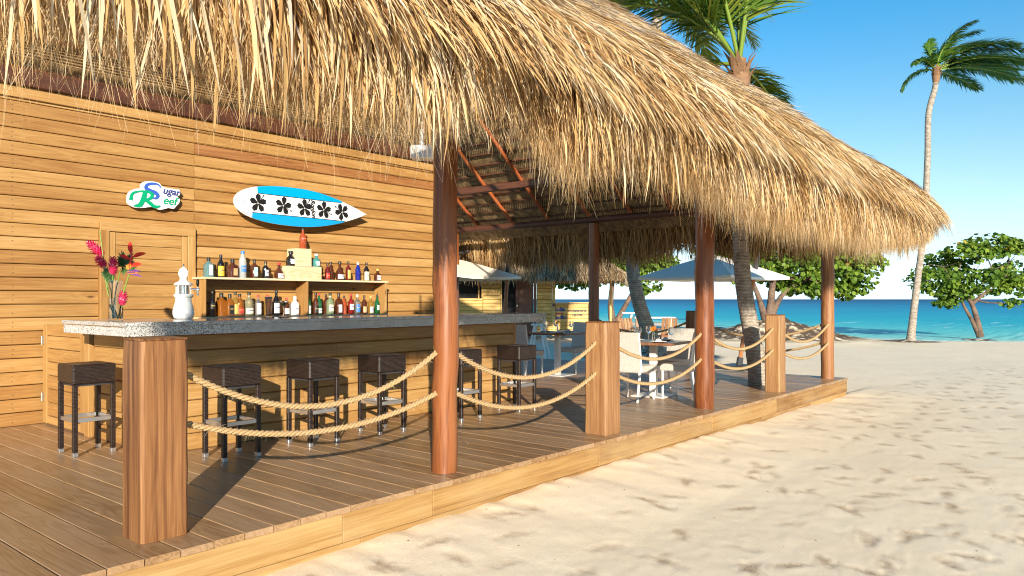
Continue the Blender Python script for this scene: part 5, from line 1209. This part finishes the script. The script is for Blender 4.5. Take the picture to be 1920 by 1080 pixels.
# the palm that grows through deck and roof
D1_ = 11.98
pm, top = palm('coconut_palm', [(1425, 722, D1_), (1412, 640, D1_), (1395, 540, D1_), (1388, 440, D1_), (1384, 300, D1_ - .05), (1386, 140, D1_ - .1)], .135, .115, 'coconut palm growing up through the deck and the thatch roof', 3, rings=.10)
fronds(dirs((-.15, .1, 1, .9, 4.4), (.06, .2, 1, .5, 4.8), (-.5, .2, 1, 1.3, 4.6), (.12, -.1, 1, .45, 5.2), (.1, .4, 1, .5, 5), (-.35, -.4, 1, 1.1, 4.6), (.02, -.35, 1, .5, 5), (-.5, .5, 1, 1.2, 4.4), (-.7, .1, 1, 2.2, 3.8), (.9, .9, -.1, .8, 1.7), (-1.0, .4, .25, .6, 1.7), (-.6, 0.0, 1, 1.5, 4.6), (-.75, -.2, 1, 1.6, 4.6)), top + Vector((0, 0, .15)), pm, .60, .95, 96, width=.042)
# tall windblown palm on the beach
D2_ = 29.4
pm, top = palm('coconut_palm', [(1707, 643, D2_), (1716, 560, D2_), (1732, 430, D2_), (1739, 300, D2_), (1741, 215, D2_), (1753, 165, D2_), (1755, 138, D2_)], .125, .10, 'tall windblown coconut palm standing alone on the open beach', 4, rings=.2)
wnd = tuple(RT * .85 + Vector((0, 0, -.15)))
fronds(dirs((.25, .1, 1, .9, 2.6), (.5, .3, 1, .9, 3.0), (.9, -.2, .75, .7, 3.3), (1, .1, .55, .8, 3.4), (1, -.2, .2, .7, 3.2), (1, .2, .35, .7, 3.3), (.8, .5, .1, .6, 2.4), (-.7, -.2, .75, 1.9, 1.5), (-.9, .3, .35, 1.6, 1.5), (-.35, .2, 1, .8, 1.5), (.0, -.3, 1, .8, 2.2), (.7, -.5, .9, .9, 2.9), (1, .4, .75, .8, 3.1), (1, -.5, .5, .7, 3.2), (.5, .2, .9, .8, 2.8), (.9, .3, .55, .7, 3.2), (1, 0, .65, .75, 3.5)), top + Vector((0, 0, .1)), pm, .50, 1.0, 96, wnd, .055)
# leaning palm behind the far deck end, crown above the roof
D3_ = 20.5
pm, top = palm('coconut_palm', [(1232, 668, D3_), (1212, 610, D3_), (1195, 555, D3_), (1184, 480, D3_), (1186, 380, D3_), (1208, 200, D3_), (1236, 12, D3_)], .20, .14, 'leaning palm with ringed grey trunk beyond the farther dining table', 5, rings=.15, fibre=False)
fronds(dirs((-.5, .2, .4, 1.7, 3.2), (.25, .2, .35, 2.0, 3.0), (.55, -.3, .4, 1.8, 3.2), (-.1, -.6, .4, 1.9, 3.2), (-.9, .2, .5, 1.6, 3.2), (.1, .1, 1, .9, 3), (.9, .1, .4, 1.6, 3.0), (-.25, 0, .2, 2.0, 2.8), (.35, .3, .2, 1.9, 2.8)), top + Vector((0, 0, -.1)), pm, .92, 1.0, 90, width=.045)

# ================================================================== SEA GRAPE TREES
def grape_tree(base, stems, clumps, n_leaf, leaf, label, seed, trunk_r=.14):
    g = random.Random(seed); t = empty('sea_grape_tree', base, label=label, cat='tree')
    mb = MB()
    for pts, r in stems: mb.tube([Vector(p) - base for p in smooth_open3(pts, 6)], [r * (1 - .6 * i / (6 * (len(pts) - 1))) for i in range(6 * (len(pts) - 1) + 1)], 9, wob=.06)
    for (c, rad) in clumps:                # limbs reaching into the clumps
        s_ = Vector(g.choice(stems)[0][-1]); c = Vector(c); m_ = s_.lerp(c, .5) + Vector((0, 0, -.1)); mb.tube([s_ - base, m_ - base, c - base], [.05, .035, .015], 6)
        for k in range(3): e_ = c + Vector((g.uniform(-1, 1), g.uniform(-1, 1), g.uniform(-.5, .8))) * rad[0] * .8; mb.tube([c - base, e_ - base], [.018, .006], 5)
    part('trunk', mb, 'grape_bark', t, smooth=60)
    w = np.array([r[0] * r[1] * r[2] for _, r in clumps]); w = w ** .75 / (w ** .75).sum(); idx = NP.choice(len(clumps), n_leaf, p=w)
    cc = np.array([list(c) for c, _ in clumps])[idx]; rr = np.array([r for _, r in clumps])[idx]
    d = norm(NP.normal(size=(n_leaf, 3))); rad = NP.uniform(0, 1, n_leaf) ** .38; P = cc + d * rr * rad[:, None]
    # twiggy sub-clusters make the surface uneven
    P += .16 * np.stack([vnoise(P[:, 0] * 2.3, P[:, 2] * 2.3, 41), vnoise(P[:, 1] * 2.3, P[:, 0] * 2.3, 42), vnoise(P[:, 2] * 2.3, P[:, 1] * 2.3, 43)], -1)
    gap = vnoise(P[:, 0] * 1.4 + P[:, 1] * 1.1, P[:, 2] * 1.9, 44) + .4 * vnoise(P[:, 0] * 3, P[:, 2] * 3.3 + P[:, 1], 45); keep = gap > -.22
    P = P[keep]; d = d[keep]; N = len(P)
    nrm = norm(d * .6 + NP.normal(size=(N, 3)) * .6 + [0, 0, .5]); u = norm(np.cross(nrm, NP.normal(size=(N, 3)))); v = np.cross(nrm, u)
    s_ = leaf * NP.uniform(.45, 1.25, N)[:, None]
    cup = .12
    ring = [(cos(k * pi / 3), sin(k * pi / 3)) for k in range(6)]
    V = np.stack([P + s_ * (u * a + v * b + nrm * cup * (a * a)) for a, b in ring], 1).reshape(-1, 3)
    o_ = (np.arange(N) * 6)[:, None, None]; F = (o_ + np.array([[0, 1, 2, 3], [0, 3, 4, 5]])[None]).reshape(-1, 4)
    tone = np.clip(.42 + NP.normal(0, .16, N) + .15 * vnoise(P[:, 0] * 1.2, P[:, 2] * 1.2, 46), 0, .95); tone = np.where(NP.uniform(0, 1, N) < .004, 1, tone)
    from_np('crown', V - np.array(list(base)), F, 'grape_leaf', np.repeat(tone, 6), parent=t)
    return t
def clump_px(lst, d):
    return [((at_depth(px_, py_, d + fz)), (rx, max(ry, rx * .9), rz)) for px_, py_, fz, rx, ry, rz in lst]
# right hand tree on the beach
d = 32.3; base = at_depth(1833, 626, d)
P_ = lambda px_, py_, f_=0: at_depth(px_, py_, d + f_)
grape_tree(base, [([P_(1838, 632), P_(1832, 600), P_(1822, 570), P_(1805, 545)], .15), ([P_(1836, 632), P_(1822, 600), P_(1808, 575), P_(1800, 555)], .10), ([P_(1822, 570), P_(1850, 548), P_(1880, 543)], .09), ([P_(1812, 557), P_(1780, 545), P_(1760, 535)], .07)],
    clump_px([(1770, 500, 0, 1.1, 1.2, .75), (1745, 525, -.3, .8, .9, .6), (1730, 540, .2, .55, .6, .4), (1800, 485, .3, 1.1, 1.2, .8), (1850, 480, 0, 1.2, 1.2, .9), (1890, 495, -.2, 1.1, 1.2, .9), (1915, 520, .2, .9, 1, .8), (1820, 520, -.4, 1.0, 1.2, .6), (1870, 535, .2, .9, 1, .5), (1785, 545, .1, .7, .8, .45), (1895, 465, .3, .6, .6, .45), (1895, 570, .4, .5, .5, .2), (1775, 570, .2, .55, .5, .25), (1705, 535, .4, .3, .3, .3)], d), 17000, .085, 'bushy green sea grape tree at the right edge of the beach', 1)
# tree behind the deck's far corner
d = 31.0; base = at_depth(1440, 596, d)
grape_tree(base, [([P_(1440, 606), P_(1445, 570), P_(1450, 530), P_(1470, 505)], .2), ([P_(1436, 606), P_(1425, 565), P_(1410, 525)], .16), ([P_(1442, 606), P_(1462, 560), P_(1490, 530)], .15), ([P_(1445, 590), P_(1475, 545), P_(1530, 520)], .09)],
    clump_px([(1440, 490, 0, 1.4, 1.4, .8), (1500, 500, .2, 1.4, 1.4, .8), (1560, 510, 0, 1.3, 1.3, .8), (1605, 500, -.2, 1.0, 1.1, .85), (1590, 535, .3, .9, 1, .5), (1530, 540, -.3, .9, 1, .35), (1480, 530, .4, .8, 1, .4), (1395, 500, .3, 1.1, 1.2, .6), (1635, 510, 0, .4, .5, .5), (1620, 480, .3, .7, .7, .5), (1550, 480, .6, 1.3, 1.3, .7), (1330, 482, .4, .7, .8, .35), (1400, 470, 1.2, 1.5, 1.5, .6)], d), 18000, .088, 'wide spreading sea grape tree on the root mound behind the palm trunk', 2, .2)
# tree behind the hut
d = 36.0; base = at_depth(1150, 600, d)
grape_tree(base, [([P_(1150, 610), P_(1145, 570), P_(1150, 520)], .2), ([P_(1152, 610), P_(1180, 560), P_(1200, 520)], .15)],
    clump_px([(1170, 500, 0, 1.5, 1.4, .9), (1215, 510, 0, 1.0, 1, .9), (1115, 515, .3, 1.3, 1.3, .65), (1065, 525, .3, 1.0, 1, .55), (1090, 500, .4, 1.2, 1.2, .7), (1205, 545, .2, .35, .4, .3), (1245, 490, .2, .7, .7, .5)], d), 8000, .10, 'leafy sea grape tree showing behind the roof end of the small hut', 3, .2)

# ================================================================== UMBRELLAS
def umbrella(name, apex, corners_z, half, rz, mast, label, arm_from):
    t = empty(name, (apex.x, apex.y, corners_z), rz, label=label, cat='umbrella', group='white square beach umbrellas')
    h = apex.z - corners_z; n = 6; mb = MB(); vs = []; k = 4
    ring = [(0, 0)]
    vs.append((0, 0, h))
    for i in range(1, n + 1):
        u = i / n
        for s_ in range(4):
            a0 = pi / 4 + s_ * pi / 2; a1 = a0 + pi / 2; c0 = Vector((cos(a0), sin(a0))) * half * 1.414 * u; c1 = Vector((cos(a1), sin(a1))) * half * 1.414 * u
            for q in range(4):
                p = c0.lerp(c1, q / 4); sag = .10 * u * u * sin(pi * q / 4); vs.append((p.x * (1 - sag * .6), p.y * (1 - sag * .6), h * (1 - u ** 1.12) + (.03 if q == 0 else 0) * u))
    fs = [(0, 1 + j, 1 + (j + 1) % 16) for j in range(16)]
    for i in range(n - 1):
        for j in range(16): fs.append((1 + i * 16 + j, 1 + (i + 1) * 16 + j, 1 + (i + 1) * 16 + (j + 1) % 16, 1 + i * 16 + (j + 1) % 16))
    for j in range(16):                     # short valance
        b = 1 + (n - 1) * 16; vs.append((vs[b + j][0] * .998, vs[b + j][1] * .998, vs[b + j][2] - .06))
    b = 1 + (n - 1) * 16; e_ = len(vs) - 16
    for j in range(16): fs.append((b + j, e_ + j, e_ + (j + 1) % 16, b + (j + 1) % 16))
    mb.add(vs, fs); part('canopy', mb, 'canvas', t, smooth=20)
    for s_ in range(4):
        a = pi / 4 + s_ * pi / 2; p = Vector((cos(a), sin(a), 0)) * half * 1.38; part('rib', MB().tube([(0, 0, h - .06), (p.x, p.y, -.015)], .018, 6), 'umbrella_wood', t)
        a += pi / 4; p = Vector((cos(a), sin(a), 0)) * half * .62; part('strut', MB().tube([(0, 0, h - .55), (p.x, p.y, h * .38 - .05)], .016, 6), 'umbrella_wood', t)
    part('hub', MB().tube([(0, 0, h - .6), (0, 0, h + .08)], .03, 10), 'umbrella_wood', t)
    iv = (Matrix.Translation(t.location) @ Matrix.Rotation(rz, 4, 'Z')).inverted()
    mp_ = [iv @ Vector(p) for p in mast]
    part('mast', MB().tube(mp_, .05, 10), 'umbrella_wood', t); part('boom', MB().tube([mp_[-1], (mp_[-1] + Vector((0, 0, h + .25))) / 2 + Vector((0, 0, .15)), Vector((0, 0, h + .10))], .032, 8), 'dark_metal', t)
    part('mast_sleeve', MB().tube([mp_[0], mp_[0].lerp(mp_[1], .28)], .075, 10).tube([mp_[-2].lerp(mp_[-1], .72), mp_[-1] + Vector((0, 0, .02))], .065, 10), 'dark_metal', t)
    part('base_slab', MB().box(-.4, .4, -.4, .4, -.02, .07, c=.01, M=Matrix.Translation(mp_[0])), 'dark_metal', t, smooth=0)
ap = at_depth(848, 484, 19); umbrella('beach_umbrella', ap, 2.17, 1.22, radians(-50 + 52), [Vector((*at_depth(946, 600, 20).xy, 0)), at_depth(948, 570, 20), at_depth(953, 492, 20)], 'bright white umbrella left, in front of the small thatched hut', None)
ap = at_depth(1338, 478, 18.6); umbrella('beach_umbrella', ap, 2.14, 1.29, radians(-50 + 42), [Vector((*at_depth(1385, 690, 18.1).xy, 0)), at_depth(1396, 620, 18.2), at_depth(1421, 476, 18.4)], 'shaded white umbrella between the two log columns, over the far deck end', None)

# ================================================================== WATER SPORTS HUT
HD = 30.0; hl = FW * HD
hut = empty('thatched_hut', (hl.x, hl.y, 0), radians(-50), label='small yellow pine hut with grey brown thatch and a water sports sign', cat='hut')
def hu(px_): return (px_ - 960) * HD / 1432
def hz(py_): return EYE - (py_ - 561) * HD / 1432
def hbox(name, x0, x1, z0, z1, mat, y0=-.03, y1=.05, c=0): part(name, MB().box(hu(x0), hu(x1), y0, y1, z0, z1, c=c), mat, hut, smooth=0, centre=True)
def hboards(x0, x1, z0, z1):
    w = hu(x1) - hu(x0); n = max(1, round((z1 - z0) / .15)); h = (z1 - z0) / n; me = MB().box(-w / 2, w / 2, -.03, .05, .006, h - .006, c=.008).mesh('board', 'hut_pine', 0)
    for k in range(n): put('board', me, hut, loc=((hu(x0) + hu(x1)) / 2, 0, z0 + k * h))
    part('backing', MB().box(hu(x0), hu(x1), .052, .09, z0, z1), 'shadow_gap', hut, smooth=0, centre=True)
for s in ((780, 905, .3, 1.62), (905.5, 938, .3, 2.35), (1006, 1035, .3, 2.35), (1041, 1103, .3, 1.46)): hboards(*s)
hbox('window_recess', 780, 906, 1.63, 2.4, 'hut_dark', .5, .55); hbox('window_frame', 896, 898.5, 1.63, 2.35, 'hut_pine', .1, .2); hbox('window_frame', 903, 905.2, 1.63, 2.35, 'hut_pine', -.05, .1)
hbox('sill', 780, 905, 1.60, 1.66, 'hut_pine', -.10, -.035)
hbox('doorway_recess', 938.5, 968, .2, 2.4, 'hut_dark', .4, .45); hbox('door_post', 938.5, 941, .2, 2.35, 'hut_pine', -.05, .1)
hbox('door_post', 967, 971, .2, 2.35, 'hut_door', -.02, .1); hbox('door', 971.5, 1000, .2, 2.35, 'hut_door', .05, .1); hbox('door_post', 1000.5, 1005.5, .2, 2.35, 'hut_door', -.02, .1)
hbox('door_knob', 969, 970.2, 1.35, 1.40, 'chrome', -.06, -.021)
hbox('corner_post', 1035.5, 1041, .2, 2.4, 'hut_pine', -.06, .1); hbox('counter_ledge', 1037, 1106, 1.465, 1.51, 'hut_pine', -.1, .12); hbox('corner_post', 1103.3, 1106, .2, 1.462, 'hut_pine', -.05, .1)
hbox('bracket', 1036, 1041, 1.34, 1.462, 'hut_door', -.12, -.062)
hbox('side_post', 1158, 1162, .0, 2.4, 'hut_pine', 2.4, 2.5)
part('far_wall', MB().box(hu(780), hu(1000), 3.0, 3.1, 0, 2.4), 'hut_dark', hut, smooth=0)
def htext(s, px_, py_, size, mat, bold=.004): put('lettering', text_mesh(s, size, mat, .1, .006, bold), hut, loc=(hu(px_), -.042, hz(py_)), rot=(radians(90), 0, 0))
htext('WATERSPORTS', 1082, 583, .105, 'print_black', .006); htext('CENTER', 1082, 591, .115, 'print_black', .006)
htext('Scuba', 1047, 580, .21, 'sign_navy', .008); htext('Caribe', 1049, 595, .20, 'sign_navy', .008)
part('sign_stripe', MB().box(hu(1041.5), hu(1056), -.05, -.036, hz(588.5), hz(586.5)), 'sign_red', hut, smooth=0, centre=True)
# hut thatch: hipped cone-like roof
ex0, ex1 = hu(740), hu(1176); ey0, ey1 = -1.1, 4.2; zE = 2.38; sl = .85
def hroof(x, y):
    a = np.minimum(np.minimum(ex1 - x, y - ey0), np.minimum(x - ex0, ey1 - y)); return a
mb = MB(); am = 2.6
o0 = [(ex0, ey0), (ex1, ey0), (ex1, ey1), (ex0, ey1)]; o1 = [(ex0 + am, ey0 + am), (ex1 - am, ey0 + am), (ex1 - am, ey1 - am + .1), (ex0 + am, ey1 - am + .1)]
mb.add([(x, y, zE - .05) for x, y in o0] + [(x, y, zE + am * sl) for x, y in o1], [(0, 1, 5, 4), (1, 2, 6, 5), (2, 3, 7, 6), (3, 0, 4, 7), (4, 5, 6, 7)])
hr = part('roof', mb, 'thatch_core', hut, smooth=0)
N = 16000; x = NP.uniform(ex0, ex1, N); y = NP.uniform(ey0, ey1, N); a = hroof(x, y); k = (a < 2.55) & (y < 2.5); x, y, a = x[k], y[k], a[k]; N = len(x)
ds = np.stack([ex1 - x, y - ey0, x - ex0, ey1 - y]); w_ = ds.argmin(0); ox = np.array([1, 0, -1, 0])[w_]; oy = np.array([0, -1, 0, 1])[w_]
d0 = norm(np.stack([ox + NP.normal(0, .3, N), oy + NP.normal(0, .3, N), np.full(N, -sl) + .12], -1)); d1 = norm(d0 + [0, 0, -.25] + NP.normal(0, .15, (N, 3)))
v, f, t = blades(np.stack([x, y, zE + a * sl + NP.uniform(.0, .12, N)], -1), d0, d1, NP.uniform(.25, .55, N), NP.uniform(.014, .035, N), np.clip(NP.normal(.5, .22, N) + .2 * vnoise(x * 2, y * 2, 3), 0, 1), 3)
from_np('thatch', v, f, 'hut_thatch', t, parent=hr, kind='stuff')

# ================================================================== BEACH FURNITURE beyond the deck
def on_sand(px_, d): p = at_depth(px_, 561, d); return Vector((p.x, p.y, 0))
d = 27.0
tr = empty('high_trestle', on_sand(1190, d), radians(-50), label='white A-frame trestle with a flat plank top on the beach beyond the dining tables', cat='trestle')
z_ = lambda py_: EYE - (py_ - 561) * d / 1432
u_ = lambda px_: (px_ - 1190) * d / 1432
part('plank_top', MB().box(u_(1166), u_(1211), -.16, .16, z_(588.5), z_(585.5), c=.01), 'white_paint', tr, smooth=0)
for sx_, b in ((-.12, -1), (.12, -1), (-.12, 1), (.12, 1)): part('leg', MB().tube([(sx_ * 2.6, b * .18, 0), (sx_, b * .08, z_(588.5))], .035, 6), 'white_paint', tr)
part('cross_bar', MB().box(-.34, .34, -.03, .03, .45, .52), 'white_paint', tr, smooth=0)
tr2 = empty('picnic_table', on_sand(1225, 28.5), radians(-50), label='long low white picnic table on the beach left of the leaning palm', cat='picnic table')
part('table_top', MB().box(-.75, .75, -.35, .35, .92, .97, c=.01), 'white_paint', tr2, smooth=0)
for sx_ in (-.6, .6): part('leg', MB().box(sx_ - .04, sx_ + .04, -.3, .3, 0, .919), 'white_paint', tr2, smooth=0)
part('bench', MB().box(-.7, .7, -.75, -.5, .45, .5), 'white_paint', tr2, smooth=0); part('bench_leg', MB().box(-.55, -.47, -.7, -.55, 0, .449).box(.47, .55, -.7, -.55, 0, .449), 'white_paint', tr2, smooth=0)
def deck_chair(px_, d, lab, rz):
    t = empty('wooden_armchair', on_sand(px_, d), rz, label=lab, cat='armchair', group='wooden armchairs on the beach')
    part('seat', MB().box(-.28, .28, -.28, .28, .36, .41, c=.008), 'umbrella_wood', t, smooth=0)
    M = Matrix.Translation((0, .28, .38)) @ Matrix.Rotation(-.25, 4, 'X')
    for k in range(5): part('back_slat', MB().box(-.26 + k * .11, -.17 + k * .11, -.015, .015, 0, .62, M=M, c=.004), 'oak_post', t, smooth=0)
    for a, b in ((-1, -1), (1, -1), (-1, 1), (1, 1)): part('leg', MB().box(a * .27 - .025, a * .27 + .025, b * .25 - .025, b * .25 + .025, 0, .359 if b > 0 else .60), 'umbrella_wood', t, smooth=0)
    for a in (-1, 1): part('armrest', MB().box(a * .29 - .045, a * .29 + .045, -.32, .30, .601, .63, c=.005), 'umbrella_wood', t, smooth=0)
deck_chair(1183, 25.5, 'tan wooden armchair under the white trestle', radians(-30)); deck_chair(1250, 26, 'tan wooden armchair between the leaning palm and the middle log column', radians(-75)); deck_chair(1210, 26.5, 'tan wooden armchair just behind the leaning palm', radians(-50))
ws = empty('tripod_stool', on_sand(1010, 20.5), radians(-50), label='white splay legged stool on the sand behind the far end of the bar', cat='stool')
part('seat', MB().lathe([(.2, .92), (.21, .94), (.2, .97)], 18), 'white_paint', ws)
for k in range(4): a = k * pi / 2 + .5; part('leg', MB().tube([(cos(a) * .36, sin(a) * .36, 0), (cos(a) * .13, sin(a) * .13, .921)], .028, 6), 'white_paint', ws)
part('stretcher', MB().tube([(cos(i * pi / 2 + .5) * .27, sin(i * pi / 2 + .5) * .27, .38) for i in range(5)], .016, 6), 'white_paint', ws)
